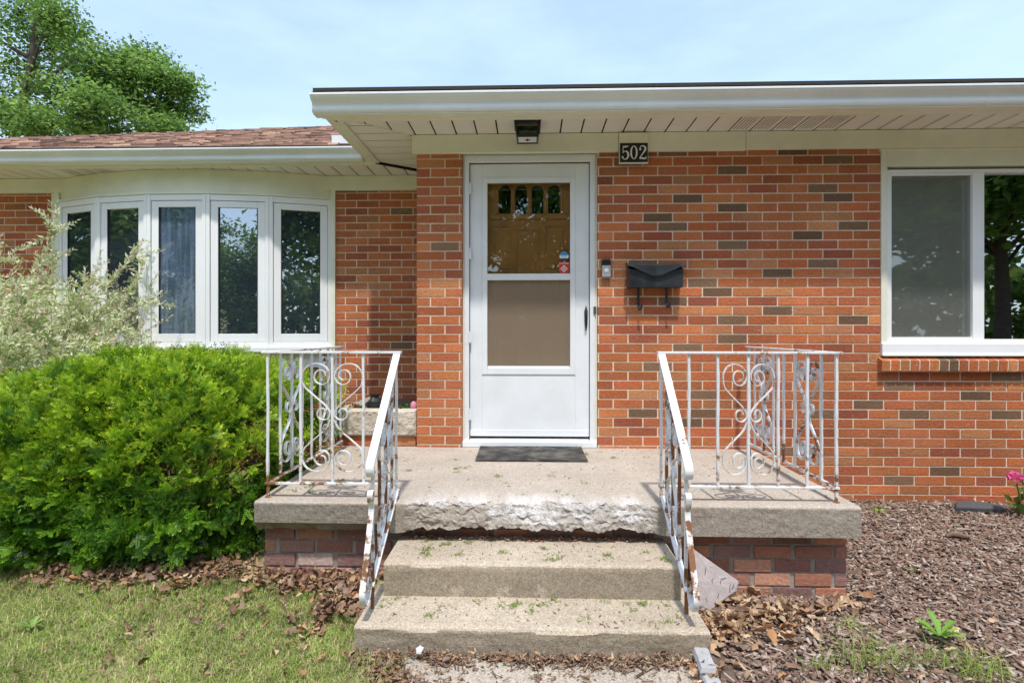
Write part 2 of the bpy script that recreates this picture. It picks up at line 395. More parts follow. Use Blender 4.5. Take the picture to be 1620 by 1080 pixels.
# ---- walls
g = G()
bricks(g, PX0, DX0, ZP + .002, DTOP, YW, jx=PX0 - .005, darks=[pt(706, 390, YW)], odd=1)
bricks(g, DX1, WR, -.15, WZ1, YW, holes=[(WX0, WX1 + 0, WZ0 - .105, WZ1 + .1)], darks=DARKS)
wall = g.build('brick_face', M['brick'], house, bevel=.0018)
g = G()
mo = YW + .0045
g.box(DX1, WX0, mo, mo + .24, -.2, ZSOF); g.box(WX0, WX1, mo, mo + .24, -.2, WZ0 - .006); g.box(WX1, WR, mo, mo + .24, -.2, ZSOF)
g.box(PX0 + .004, DX0 - .002, mo, YL + .1, -.2, ZSOF)
g.box(WR - .01, WR, mo + .24, 9.5, -.2, ZSOF)
g.build('wall', M['mortar'], house)
# brick returns into the door opening
g = G()
for k in range(60):
    z = ZROW + (k - 48) * COURSE
    if z < ZP or z > DTOP - .03: continue
    g.box(DX0 - .003, DX0 + .001, YW + .012, YW + .13, z - .029, z + .029, red())
g.build('door_reveal', M['brick'], house)
g = G()
for k in range(60):
    z = ZROW + (k - 48) * COURSE
    if z < ZP or z > DTOP - .03: continue
    g.box(DX1 - .001, DX1 + .003, YW + .012, YW + .13, z - .029, z + .029, red())
g.build('door_reveal', M['brick'], house)
# left recessed wall
bowopen = (BXC - BHW - .10, BXC + BHW + .045, BZ0 - .02, ZSOF)
g = G()
dl = [pt(480 + a / 3, 100 + b / 3, YL) for a, b in [(470, 705)]]
dl += [pt(390 + a / 4.614, 540 + b / 4.614, YL) for a, b in [(1150, 45)]]
bricks(g, LW, PX0, -.15, ZFR, YL, holes=[bowopen], st=.208, zc=ZROW - .006, jx=px(564, YL), darks=dl)
g.build('brick_face', M['brick'], house, bevel=.0018)
g = G(); mo = YL + .0045
g.box(LW, bowopen[0], mo, mo + .24, -.2, ZSOF); g.box(bowopen[1], PX0 + .004, mo, mo + .24, -.2, ZSOF); g.box(bowopen[0], bowopen[1], mo, mo + .24, -.2, bowopen[2])
g.box(LW, LW + .2, mo + .24, 9.5, -.2, ZSOF)
g.build('wall', M['mortar'], house)
# rooms behind the glass
g = G()
g.box(WX0 - .6, WX1 + .6, 7.3, 7.4, 0, ZSOF); g.box(WX0 - .7, WX0 - .6, YW + .26, 7.4, 0, ZSOF); g.box(WX1 + .6, WX1 + .7, YW + .26, 7.4, 0, ZSOF)
g.box(WX0 - .7, WX1 + .7, YW + .26, 7.4, .3, .35); g.box(WX0 - .7, WX1 + .7, YW + .26, 7.4, ZSOF - .03, ZSOF - .01)
g.build('room', M['room'], house); g = G()
g.box(BXC - 2, BXC + 2, 8.3, 8.4, 0, ZSOF); g.box(BXC - 2.1, BXC - 2, YL + .26, 8.4, 0, ZSOF); g.box(BXC + 2, BXC + 2.1, YL + .26, 8.4, 0, ZSOF)
g.box(BXC - 2.1, BXC + 2.1, YL + .26, 8.4, .3, .35); g.box(BXC - 2.1, BXC + 2.1, YL + .26, 8.4, ZSOF - .03, ZSOF - .01)
g.build('room', M['room'], house)

# ---- frieze boards
g = G()
zt = ZSOF - .004
zb = ZFR
vj = px(1178, YW)
g.box(px(653, YW), vj - .002, YW - .030, YW + .012, zb, zt); g.box(vj + .002, WR, YW - .026, YW + .012, zb + .006, zt)
g.box(WX0 - .01, WR, YW - .012, YW + .011, zb - .012, zb + .006 - .0015)
zl0, zl1 = pz(600, 302, YL), ZSOF - .03
g.box(px(446, YL), PX0 + .004, YL - .028, YL + .008, zl0, zl1); g.box(LW, px(143, YL), YL - .028, YL + .008, zl0, zl1)
g.build('frieze_board', M['cream'], house, bevel=.003)

# ---- soffits
YS = 3.735                                   # front edge of entry soffit
XS = -1.307                                  # its left edge
YS2 = 4.70                                   # front edge of the left eave soffit
ZS2 = ZSOF - .026
g = G()
PW, GAP = .152, .011
def plank(poly, z, col=(1, 1, 1)):
    g.prism(poly, lambda a, b, d: (a, b, d), z, z + .003)
dg = lambda x: YS + (x - XS) * ((YW - .02 - YS) / (px(653, YW) - XS))
xfr = px(653, YW)
x = XS + .015
vents = [px(u, 3.9) for u in (1185, 1220, 1260, 1300)]
while x < WR:
    a, b = x, x + PW - GAP
    if b <= xfr: plank([(a, YS), (b, YS), (b, dg(b) - .004), (a, dg(a) - .004)], ZSOF)
    elif a < xfr: plank([(a, YS), (b, YS), (b, YW), (xfr, YW), (a, dg(a) - .004)], ZSOF)
    else: plank([(a, YS), (b, YS), (b, YW), (a, YW)], ZSOF)
    g.box(b - .022, b - .016, YS, min(YW - .031, dg(b) - .012), ZSOF - .0035, ZSOF - .0005)
    x += PW
y = YS + .01
de = lambda yy: XS + (yy - YS2) * ((PX0 - XS) / (YL - YS2))
while y < YL - .05:
    a, b = y, min(y + PW - GAP, YL - .03)
    def xr(yy):
        return min(xfr, XS + (yy - YS) * ((xfr - XS) / (YW - .02 - YS)) - .006) if yy < YW - .02 else (PX0 - .002)
    xa, xb = xr(a), xr(b)
    la, lb = (XS, XS)
    if a > YS2: la = de(a) + .004
    if b > YS2: lb = de(b) + .004
    if a < YS2 < b: plank([(la, a), (xa, a), (xb, b), (lb, b), (XS, YS2)], ZSOF)
    elif xa > la: plank([(la, a), (xa, a), (xb, b), (lb, b)], ZSOF)
    y += PW
# left eave
x = LW
while x < PX0 - .02:
    a, b = x, min(x + PW - GAP, PX0 - .003); x += PW
    yc = lambda q: YS2 if q < XS else YS2 + (q - XS) * ((YL - YS2) / (PX0 - XS)) + .006
    if b > XS and a > XS and yc(b) > YL - .012: continue
    poly = [(a, yc(a)), (b, yc(b)), (b, YL), (a, YL)]
    if a < XS < b: poly = [(a, yc(a)), (XS, YS2), (b, yc(b)), (b, YL), (a, YL)]
    plank(poly, ZS2)
    g.box(b - .022, b - .016, yc(b) + .002, YL - .03, ZS2 - .0035, ZS2 - .0005)
sof = g.build('soffit', M['soffit'], house)
# dark cavity above the soffit so the grooves read as gaps
g = G()
g.prism([(XS, YS + .002), (WR, YS + .002), (WR, YW + .2), (PX0 + .002, YW + .2), (PX0 + .002, YL + .01), (XS, YL + .01)], lambda a, b, d: (a, b, d), ZSOF + .016, ZSOF + .022)
g.prism([(LW, YS2 + .002), (XS, YS2 + .002), (PX0 - .01, YL - .002), (PX0 - .01, YL + .01), (LW, YL + .01)], lambda a, b, d: (a, b, d), ZS2 + .0135, ZS2 + .019)
g.build('soffit_backing', M['dark'], house)
def vent(us, Y0, Y1, z, step):
    v = G()
    for u in us:
        for i in range(5):
            for j in range(13):
                xx = u + (i - 2) * .021; yy = Y0 + (Y1 - Y0) * (j + .5) / 13
                v.box(xx - .0038, xx + .0038, yy - .0045, yy + .0045, z - .0014, z - .0004)
    return v
vs_ = []
x = XS + .015
while x < WR:
    if px(1160, 3.95) < x < px(1310, 3.95): vs_.append(x + .060)
    x += PW
for q in vs_: vent([q], YS + .03, YW - .06, ZSOF, .02).build('soffit_vent', M['dark'], house)
vs_ = []; x = LW
while x < PX0:
    if px(95, 4.9) < x < px(185, 4.9): vs_.append(x + .062)
    x += PW
for q in vs_: vent([q], YS2 + .03, YL - .05, ZS2, .02).build('soffit_vent', M['dark'], house)

# ---- fascia, gutters
g = G()
ZGT = HC + 1.557; ZGL = HC + 1.532
g.box(XS - .02, WR, YS - .022, YS, ZSOF - .020, ZGT - .005)                 # front fascia with bottom lip
g.box(XS - .02, WR, YS, YS + .030, ZSOF - .020, ZSOF - .004)
g.box(XS - .022, XS, YS + .001, YS2 - .001, ZSOF - .020, ZGT - .005)            # side fascia
g.box(XS - .085, XS - .022, YS - .02, YS2, ZSOF - .004, ZGT - .01)
g.box(XS, XS + .028, YS + .031, YS2 - .001, ZSOF - .018, ZSOF - .003)
g.box(LW, XS - .002, YS2 - .022, YS2, ZS2 - .008, ZGL - .006)
g.box(LW, XS - .002, YS2, YS2 + .02, ZS2 - .008, ZS2 - .003)
g.build('fascia', M['cream'], house, bevel=.003)
def gutter(x0, x1, yb, zt, seams, hs=1.):
    q = G()
    prof = [(0, 0), (0, -.115), (-.065, -.125), (-.078, -.112), (-.082, -.085), (-.092, -.062), (-.108, -.045), (-.120, -.030), (-.126, -.012), (-.126, 0), (-.133, .001), (-.133, -.014), (-.128, -.034), (-.114, -.052)]
    outer = [(0, 0), (0, -.112), (-.060, -.112), (-.076, -.108), (-.086, -.098), (-.090, -.086), (-.089, -.076), (-.084, -.066), (-.084, -.056), (-.090, -.045), (-.103, -.035), (-.117, -.026), (-.126, -.016), (-.126, -.009), (-.132, -.009), (-.132, .006), (-.120, .006), (-.118, -.006), (-.012, -.006), (-.010, 0)]
    outer = [(a, b * hs if b < 0 else b) for a, b in outer]
    q.prism([(yb + a, zt + b) for a, b in outer], YZX, x0, x1)
    for sx in seams:
        q.prism([(yb + a * 1.018 + .0, zt + b * 1.018 - .0005) for a, b in outer[1:16]] + [(yb - .05, zt)], YZX, sx, sx + .035)
    return q
def trough(x0, x1, yb, zt, hs=1.):
    return G().box(x0, x1, yb - .074, yb + .001, zt - .1125 * hs - .004, zt - .1125 * hs)
trough(px(493, 3.62) + .04, WR, YS - .024, ZGT).build('gutter_underside', M['cream'], house)
trough(LW, px(573, 4.60) - .01, YS2 - .024, ZGL, .82).build('gutter_underside', M['cream'], house)
g1 = gutter(px(493, 3.62), WR, YS - .024, ZGT, [px(548, 3.62), 2.9])
go = g1.build('gutter', M['gutterwhite'], house, bevel=.002)
g2 = gutter(LW, px(573, 4.60), YS2 - .024, ZGL, [px(548, 4.60), -3.9], .82)
go2 = g2.build('gutter', M['gutterwhite'], house, bevel=.002)

# ---- roof : hip roof in shingles
SL = math.tan(R(22.6))
def shingles(name, x0, x1, y0, z0, keep, ymax):
    vs, fs, cs = [], [], []
    dy = .125; y = y0; r = 0
    cf = math.cos(R(22.6))
    while y < ymax:
        x = x0 - random.random() * .3
        while x < x1:
            w = random.uniform(.07, .24); c = (x + w / 2, y + dy / 2)
            if keep(*c):
                k = random.uniform(.55, 1.3); base = random.choice([(.30, .175, .125), (.24, .14, .105), (.37, .24, .17), (.17, .10, .08), (.12, .075, .06), (.28, .16, .12)])
                th = random.choice([.005, .007, .013]); lift = .004
                o = len(vs); yb = y + dy + .02
                za, zb_ = z0 + (y - y0) * SL, z0 + (yb - y0) * SL
                for (xx, yy, zz) in [(x, y, za + lift + th), (x + w - .003, y, za + lift + th), (x + w - .003, yb, zb_ + .002), (x, yb, zb_ + .002), (x, y, za - .004), (x + w - .003, y, za - .004)]:
                    vs.append((xx, yy, zz)); cs.append(tuple(q * k for q in base))
                fs += [(o, o + 1, o + 2, o + 3), (o + 4, o + 5, o + 1, o)]
            x += w
        y += dy
    return np_mesh(name, np.array(vs), np.array(fs), np.array(cs), M['shingle'], house)
ye, ze = YS2 - .14, ZGL + .008
hipx = lambda y: -8.26 + (y - ye) * 1.2
shingles('roof_shingles', -9.2, 2.0, ye + .01, ze, lambda x, y: x > hipx(y) and not (x > -1.42 and y < 6.8), 9.2)
g = G()
zr = ze + (9.2 - ye) * SL
# decks under the shingles and the entry roof
g.add([(-8.4, ye, ze - .014), (WR, ye + 2, ze - .014 + 2 * SL), (WR, 9.2, zr - .014), (hipx(9.2), 9.2, zr - .014), (-1.45, ye, ze - .014), (-1.45, ye + 2, ze - .014 + 2 * SL)], [(0, 4, 5, 2, 3), (5, 1, 2)])
g.add([(-8.4, ye, ze - .014), (hipx(9.2), 9.2, zr - .014), (-8.4, 13.8, ze - .014)], [(0, 1, 2)])
g.add([(hipx(9.2), 9.2, zr - .014), (WR, 9.2, zr - .014), (WR, 13.8, ze - .014), (-8.4, 13.8, ze - .014)], [(0, 1, 2, 3)])
y0_, z0_ = YS - .152, ZGT + .012
x0_ = XS - .115
rise = 2.6
g.add([(x0_, y0_, z0_), (WR, y0_, z0_), (WR, y0_ + rise, z0_ + rise * .33), (x0_ + rise, y0_ + rise, z0_ + rise * .33), (x0_, y0_ + 2 * rise, z0_), (WR, y0_ + 2 * rise, z0_ + .3)], [(0, 1, 2, 3), (0, 3, 4), (3, 2, 5, 4)])
g.build('roof', M['roofedge'], house)
g = G()
g.box(px(495, 3.58), WR, YS - .158, YS - .03, ZGT + .012, ZGT + .034); g.box(px(495, 3.58), px(495, 3.58) + .03, YS - .03, YS2, ZGT + .012, ZGT + .034)
g.box(LW, px(560, 4.62), YS2 - .150, YS2 - .02, ZGL + .008, ZGL + .019)
g.build('roof_edge', M['roofedge'], house)
g = G(); xw = px(524, 4.85); 
g.box(xw, xw + .20, 4.86, 4.872, ZGT + .02, ZGT + .185)
g.build('flashing', M['white'], house)

# ---- storm door and its frame
YD = YW + .070                                # outer face of storm door
g = G()
zth = pz(838, 703, YD)
u0, u1 = DX0, DX1
dz1 = pz(838, 250, YD)
g.box(u0, px(739, YD), YD - .030, YD + .06, ZP, DTOP); g.box(px(937, YD), u1, YD - .030, YD + .06, ZP, DTOP)
g.box(px(739, YD), px(937, YD), YD - .030, YD + .06, dz1, DTOP)
g.build('door_casing', M['cream'], house, bevel=.003)
g = G()
fx0, fx1 = px(739, YD), px(937, YD); dx0, dx1 = px(743.5, YD), px(932, YD); dtop = pz(838, 259, YD); dbot = pz(838, 690, YD)
g.box(fx0 - .016, dx0 - .003, YD - .038, YD - .0305 + .02, ZP + .03, dz1 + .005); g.box(dx1 + .003, fx1 + .016, YD - .038, YD - .0105, ZP + .03, dz1 + .005)
g.box(fx0 - .016, fx1 + .016, YD - .0385, YD - .011, dtop + .004, dz1 + .012)
for i in range(9):                            # screw heads
    for xx in (fx0 - .005, fx1 + .006):
        z = ZP + .08 + i * .23
        g.prism([(xx + .004 * math.cos(a), z + .004 * math.sin(a)) for a in np.linspace(0, 2 * math.pi, 9)[:-1]], XZY, YD - .0405, YD - .0385)
g.build('storm_frame', M['white'], house, bevel=.002)
g = G(); g.box(px(733, YD), px(943, YD), YD - .065, YD + .06, ZP + .001, ZP + .042); g.box(dx0, dx1, YD - .052, YD + .05, ZP + .042, ZP + .052)
g.build('threshold', M['white'], house, bevel=.004)
gx0, gx1 = px(771, YD), px(902, YD); gz1, gz0 = pz(838, 289, YD), pz(838, 433, YD); sz1, sz0 = pz(838, 443, YD), pz(838, 582, YD)
ix0, ix1, iz1, iz0 = px(763, YD), px(910, YD), pz(838, 281, YD), pz(838, 592, YD)
g = G()
th = .032
g.box(dx0, ix0, YD, YD + th, dbot, dtop); g.box(ix1, dx1, YD, YD + th, dbot, dtop)
g.box(ix0, ix1, YD, YD + th, iz1, dtop); g.box(ix0, ix1, YD, YD + th, dbot, iz0)
sd = g.build('storm_door', M['white'], house, bevel=.003)
g = G()
g.box(ix0, gx0, YD - .007, YD + th - .006, iz0, iz1); g.box(gx1, ix1, YD - .007, YD + th - .006, iz0, iz1)
g.box(gx0, gx1, YD - .007, YD + th - .006, gz1, iz1); g.box(gx0, gx1, YD - .007, YD + th - .006, iz0, sz0)
g.box(gx0, gx1, YD - .0085, YD + th - .004, sz1, gz0)
g.box(gx0 + .001, gx1 - .001, YD + .008, YD + .016, sz0, sz0 + .014)
g.box(dx0 + .004, dx1 - .002, YD - .005, YD - .0005, dbot + .002, dbot + .048)
g.build('panel_frame', M['white'], sd, bevel=.002)
g = G(); g.box(gx0, gx1, YD + .012, YD + .015, gz0, gz1); g.build('glass_pane', M['doorglass'], sd)
g = G(); g.box(gx0, gx1, YD + .017, YD + .0175, sz0, sz1); g.build('insect_screen', M['doorscreen'], sd)
for v in (300, 402, 533, 654):
    g = G(); zc_ = pz(741, v, YD)
    for k in range(5): g.tube([(dx0 - .005, YD - .036, zc_ - .045 + k * .018), (dx0 - .005, YD - .036, zc_ - .0285 + k * .018)], .0058, 8)
    g.box(dx0 - .005, dx0 + .012, YD - .036, YD - .033, zc_ - .04, zc_ + .04)
    g.build('hinge', M['white'], sd, smooth=False)
g = G(); hz = pz(927, 503, YD); hx = px(927, YD)
pr = [(-.045, .003), (0, .013), (.05, .009), (.09, .004)]
g.tube([(hx, YD - .008, hz + .080), (hx, YD - .028, hz + .055), (hx, YD - .040, hz + .02), (hx, YD - .038, hz - .03), (hx, YD - .022, hz - .065), (hx, YD - .006, hz - .088)], [.005, .008, .009, .008, .006, .004], 8)
g.prism([(hx - .013, hz + .05), (hx, hz + .095), (hx + .013, hz + .05), (hx + .012, hz), (hx + .010, hz - .05), (hx, hz - .098), (hx - .010, hz - .05), (hx - .012, hz)], XZY, YD - .009, YD - .0005)
g.tube([(hx, YD - .045, hz + .028), (hx, YD - .03, hz + .028)], .008, 8)
g.build('handle', M['black'], sd, bevel=.001)
g = G(); sx, sz_ = px(940, YD), pz(940, 491, YD); g.box(sx - .010, sx + .010, YD - .0465, YD - .0395, sz_ - .027, sz_ + .027); g.build('strike_plate', M['slate'], house)
# stickers on the glass
def disc(g, cx, cz, r, y0, y1, mi=0, n=20, z0=-9, z1=9):
    P = [(cx + r * math.cos(a), cz + r * math.sin(a)) for a in np.linspace(0, 2 * math.pi, n + 1)[:-1]]
    P = [(a, min(max(b, cz + z0 * r), cz + z1 * r)) for a, b in P]
    g.prism(P, XZY, y0, y1, mi=mi)
ys = YD + .0112
bx, bz = px(892.5, YD), pz(892, 405, YD)
g = G(); disc(g, bx, bz, .034, ys, YD + .0118, 0); disc(g, bx, bz, .0335, ys - .0004, ys - .0001, 1, z0=.22); disc(g, bx, bz, .0335, ys - .0004, ys - .0001, 2, z1=-.45)
for k in range(3): g.box(bx - .022, bx + .022, ys - .0004, ys - .0001, bz - .008 + k * .006, bz - .006 + k * .006, mi=1)
g.build('round_sticker', [M['paper'], M['blue'], M['navy']], sd)
rx, rz_ = px(892.5, YD), pz(892, 423, YD)
def text_mesh(g, txt, cx, cz, size, y, mi=0, th=.0004):
    cu = bpy.data.curves.new('txt', 'FONT'); cu.body = txt; cu.size = size; cu.align_x = 'CENTER'; cu.align_y = 'CENTER'
    o = bpy.data.objects.new('txt', cu); C.objects.link(o)
    dgp = bpy.context.evaluated_depsgraph_get(); me = bpy.data.meshes.new_from_object(o.evaluated_get(dgp))
    g.add([(cx + p.co.x, y, cz + p.co.y) for p in me.vertices], [tuple(p.vertices) for p in me.polygons], mi=mi)
    bpy.data.objects.remove(o); bpy.data.curves.remove(cu); bpy.data.meshes.remove(me)
g = G(); g.box(rx - .038, rx + .038, ys, YD + .0118, rz_ - .042, rz_ + .042)
d = .027; g.prism([(rx - d, rz_ - .008), (rx, rz_ + d - .008), (rx + d, rz_ - .008), (rx, rz_ - d - .008)], XZY, ys - .0004, ys - .0001, mi=1)
d = .020; g.prism([(rx - d, rz_ - .008), (rx, rz_ + d - .008), (rx + d, rz_ - .008), (rx, rz_ - d - .008)], XZY, ys - .0008, ys - .0005, mi=0)
disc(g, rx, rz_ - .008, .010, ys - .0012, ys - .0009, 1); disc(g, rx, rz_ - .008, .005, ys - .0016, ys - .0013, 0)
text_mesh(g, 'WARNING', rx, rz_ + .031, .0155, ys - .0005, 1)
g.build('warning_sticker', [M['red'], M['paper']], sd)
# inner wooden door
YI = YD + .085
g = G()
wx0, wx1 = fx0 - .02, fx1 + .02
zt_, zb_ = DTOP, ZP
az0, az1 = pz(838, 338, YI), pz(838, 293, YI)
cols = [px(u, YI) for u in (798.5, 824.5, 850.5, 876.5)]
hw = .046
# door leaf with four arched openings: fill around arches as prisms
g.box(wx0, cols[0] - hw, YI, YI + .04, az0, zt_); g.box(cols[3] + hw, wx1, YI, YI + .04, az0, zt_)
for a, b in zip(cols[:-1], cols[1:]): g.box(a + hw, b - hw, YI, YI + .04, az0, az1 - hw)
for c in cols:
    arc = [(c + hw * math.cos(t), az1 - hw + hw * 1.1 * math.sin(t)) for t in np.linspace(math.pi, 0, 13)]
    for (p, q) in zip(arc[:-1], arc[1:]): g.prism([p, q, (q[0], az1 + .03), (p[0], az1 + .03)], XZY, YI, YI + .04)
for a, b in zip(cols[:-1], cols[1:]): g.box(a + hw, b - hw, YI, YI + .04, az1 - hw, az1 + .03)
g.box(cols[0] - hw, cols[3] + hw, YI, YI + .04, az1 + .03, zt_)
g.box(wx0, wx1, YI, YI + .04, zb_, az0)
idoor = g.build('inner_door', M['wood'], house)
g = G()
for c in cols: g.box(c - hw - .005, c + hw + .005, YI + .018, YI + .022, az0 - .005, az1 + .01)
g.build('door_light', M['leadlight'], idoor)
g = G()
def mould(x0, x1, z0, z1, w=.012, d=.012):
    g.box(x0, x1, YI - d, YI, z1 - w, z1); g.box(x0, x1, YI - d, YI, z0, z0 + w); g.box(x0, x0 + w, YI - d, YI, z0 + w, z1 - w); g.box(x1 - w, x1, YI - d, YI, z0 + w, z1 - w)
g.box(px(775, YI), px(897, YI), YI - .016, YI, pz(838, 347, YI), pz(838, 341, YI))
for u0_, u1_, v0_, v1_ in [(781, 809, 356, 425), (815, 853, 362, 470), (861, 891, 356, 425), (781, 815, 437, 485), (856, 888, 437, 485), (781, 820, 523, 600), (853, 894, 523, 600)]:
    g.build('panel_moulding', M['wood'], idoor, bevel=.003); g = G()
    mould(px(u0_, YI), px(u1_, YI), pz(838, v1_, YI), pz(838, v0_, YI))
    g.box(px(u0_ + 5, YI), px(u1_ - 5, YI), YI - .006, YI - .0005, pz(838, v1_ - 6, YI), pz(838, v0_ + 6, YI))
for c in [cols[0] - .059] + [(a + b) / 2 for a, b in zip(cols[:-1], cols[1:])] + [cols[3] + .059]:
    g.build('panel_moulding' if c < cols[0] else 'pilaster', M['wood'], idoor, bevel=.003); g = G()
    g.tube([(c, YI - .004, az0), (c, YI - .004, az1 - .035)], .010, 8); g.box(c - .016, c + .016, YI - .016, YI, az1 - .035, az1 - .018)
g.build('pilaster', M['wood'], idoor, bevel=.003)
g = G(); g.box(wx0, wx1, YI + .3, YI + .31, zb_, zt_); g.build('hall_wall', M['dark'], house)
g = G(); g.box(u0 - .0, u0 + .03, YD + .06, YI + .05, ZP, DTOP); g.box(u1 - .03, u1, YD + .06, YI + .05, ZP, DTOP); g.build('door_jamb', M['wood'], house)

# ---- right sliding window
YG = YW + .04
wc = G()
wz_head = pz(1450, 263, YW)
wc.box(WX0 + .001, WX0 + .045, YW - .008, YW + .10, WZ0, WZ1); wc.box(WX1 - .045, WX1 - .001, YW - .008, YW + .10, WZ0, WZ1)
wc.box(WX0 + .046, WX1 - .046, YW - .004, YW + .10, wz_head, WZ1 - .001)
win = wc.build('window', M['cream'], house, bevel=.003)
zf1, zf0 = pz(1450, 270, YG), pz(1450, 541, YG)
xl, xm0, xm1, xr_ = px(1404, YG), px(1535, YG), px(1553, YG), WX1 - .046
zg1, zg0 = pz(1470, 277, YG), pz(1470, 533, YG)
g = G()
g.box(WX0 + .0455, xl + .004, YG - .030, YG + .05, zf0 - .01, zf1); g.box(xr_ - .022, xr_, YG - .030, YG + .05, zf0 - .01, zf1)
g.box(xl + .004, xr_ - .022, YG - .030, YG + .05, zf1 - .024, zf1); g.box(xl + .004, xr_ - .022, YG - .030, YG + .05, zf0 - .01, zf0 + .022)
g.box(WX0 + .0455, xr_, YG - .042, YG - .0305, zf0 - .05, zf0 - .006)
g.build('frame', M['vinyl'], win, bevel=.003)
g = G()
g.box(xm0, xm1, YG - .024, YG + .045, zf0 + .0225, zf1 - .0245)
g.box(xl + .0045, xm0 - .0005, YG - .020, YG + .01, zf0 + .0225, zf0 + .036); g.box(xl + .0045, xm0 - .0005, YG - .020, YG + .01, zf1 - .040, zf1 - .0245)
g.box(xl + .0045, xl + .018, YG - .0195, YG + .01, zf0 + .0365, zf1 - .0405)
g.build('sash', M['vinyl'], win, bevel=.002)
g = G(); g.box(xl + .018, xm0, YG + .000, YG + .0008, zf0 + .0365, zf1 - .0405); g.build('insect_screen', M['screen'], win)
g = G(); g.box(xl + .01, xm0 + .01, YG + .026, YG + .030, zf0, zf1); g.build('glass_pane', M['screenglass'], win)
g = G(); g.box(xm1, xr_ - .022, YG + .012, YG + .016, zf0 + .0225, zf1 - .0245); g.build('glass_pane', M['glass'], win)
g = G()
n = 26; zz = np.linspace(zf0, zf1, n + 1)
for a in zz[:-1]: g.add([(xl, YG + .11, a), (xm0 + .03, YG + .11, a), (xm0 + .03, YG + .125, a + (zf1 - zf0) / n), (xl, YG + .125, a + (zf1 - zf0) / n)], [(0, 1, 2, 3)])
g.build('blind', M['blind'], win)
g = G()
g.box(WX0 - .0, WX1, YW - .022, YG - .030, WZ0, WZ0 + .092); g.box(WX0 - .004, WX1, YW - .034, YW - .0225, WZ0 + .0, WZ0 + .014)
g.build('sill_board', M['vinyl'], win, bevel=.004)
# rowlock brick sill
g = G(); x = WX0 - .02
while x < WX1 + .02:
    w = .0575; tl = -.06
    zt_ = WZ0 - .006; g.add([(x, YW - .052, zt_ - .024), (x + w, YW - .052, zt_ - .024), (x + w, YW + .0085, zt_), (x, YW + .0085, zt_), (x, YW - .048, zt_ - .102), (x + w, YW - .048, zt_ - .102), (x + w, YW + .0085, zt_ - .10), (x, YW + .0085, zt_ - .10)],
          [(0, 1, 2, 3), (4, 5, 1, 0), (5, 6, 2, 1), (7, 4, 0, 3), (4, 7, 6, 5)], red() if random.random() < .8 else darkb()); x += w + .0105
g.build('brick_sill', M['brick'], house, bevel=.0025)
g = G(); g.prism([(YW - .047, WZ0 - .032), (YW + .0085, WZ0 - .0085), (YW + .0085, WZ0 - .103), (YW - .043, WZ0 - .103)], YZX, WX0 - .018, WX1 + .03); g.build('sill_mortar', M['mortar'], house)

# ---- bow window
Rb = (BHW ** 2 + .27 ** 2) / (2 * .27); ha = math.asin(BHW / Rb)
ang = np.linspace(-ha, ha, 6)
BP = [(BXC + Rb * math.sin(a), YL - (math.cos(a) - math.cos(ha)) * Rb) for a in ang]
bz_f0, bz_f1 = pz(331, 549, 4.79), pz(284, 308, 4.79)
def off(i, d):   # point i pushed out radially by d
    a = ang[i]; return (BP[i][0] + d * math.sin(a), BP[i][1] - d * math.cos(a))
bow = None
def facet_box(g, i, s0, s1, d0, d1, z0, z1):
    """box on facet i between fractions s0..s1 (metres from left end), depth d0..d1 outward"""
    a, b = np.array(BP[i]), np.array(BP[i + 1]); L = np.linalg.norm(b - a); t = (b - a) / L; n = np.array((t[1], -t[0]))
    if n[1] > 0: n = -n
    q = [a + t * s0 + n * d0, a + t * s1 + n * d0, a + t * s1 + n * d1, a + t * s0 + n * d1]
    g.prism([tuple(p) for p in q], lambda x, y, d: (x, y, d), z0, z1)
FL = math.dist(BP[0], BP[1])
g = G()
for i in range(5):
    facet_box(g, i, 0, FL, -.05, .02, bz_f1 - .052, bz_f1); facet_box(g, i, 0, FL, -.05, .02, bz_f0, bz_f0 + .045)
for i in range(6):
    if i < 5: facet_box(g, i, -.001, .031, -.05, .026, bz_f0 + .001, bz_f1 - .001)
    if i > 0: facet_box(g, i - 1, FL - .031, FL + .001, -.05, .0255, bz_f0 + .001, bz_f1 - .001)
bow = g.build('bow_window', M['vinyl'], house, bevel=.003)
for i in range(5):
    g = G(); a, b = .034, FL - .034; z0, z1 = bz_f0 + .048, bz_f1 - .055; w = .062
    facet_box(g, i, a, a + w, -.02, .012, z0, z1); facet_box(g, i, b - w, b, -.02, .012, z0, z1)
    facet_box(g, i, a + w, b - w, -.02, .012, z1 - w * .9, z1); facet_box(g, i, a + w, b - w, -.02, .012, z0, z0 + w * 1.1)
    g.build('sash', M['vinyl'], bow, bevel=.003)
    g = G(); facet_box(g, i, a + w - .002, b - w + .002, -.008, -.004, z0 + w, z1 - w * .88)
    g.build('glass_pane', M['fogged'] if i == 2 else M['glassdark'], bow)
    g = G()
    for (p, q) in ((a + w, a + w + .008), (b - w - .008, b - w)): facet_box(g, i, p, q, -.003, .008, z0 + w * 1.1, z1 - w * .9)
    g.build('gasket', M['dark'], bow)
g = G()   # sill and curved head board, jamb trims
P0 = [off(i, .06) for i in range(6)]; PB = [(BP[5][0] + .03, YL + .02), (BP[0][0] - .03, YL + .02)]
g.prism(P0 + PB, lambda x, y, d: (x, y, d), bz_f0 - .045, bz_f0 - .001)
g.build('sill_board', M['vinyl'], bow, bevel=.004)
g = G()
P1 = [off(i, .012) for i in range(6)]
g.prism([off(i, .008) for i in range(6)] + PB, lambda x, y, d: (x, y, d), bz_f1 + .022, ZS2 - .003)
g.prism([off(i, .030) for i in range(6)] + PB, lambda x, y, d: (x, y, d), bz_f1 + .001, bz_f1 + .0215)
g.box(BP[5][0] + .004, BP[5][0] + .045, YL - .03, YL + .1, bz_f0 - .05, zl0 + .03)
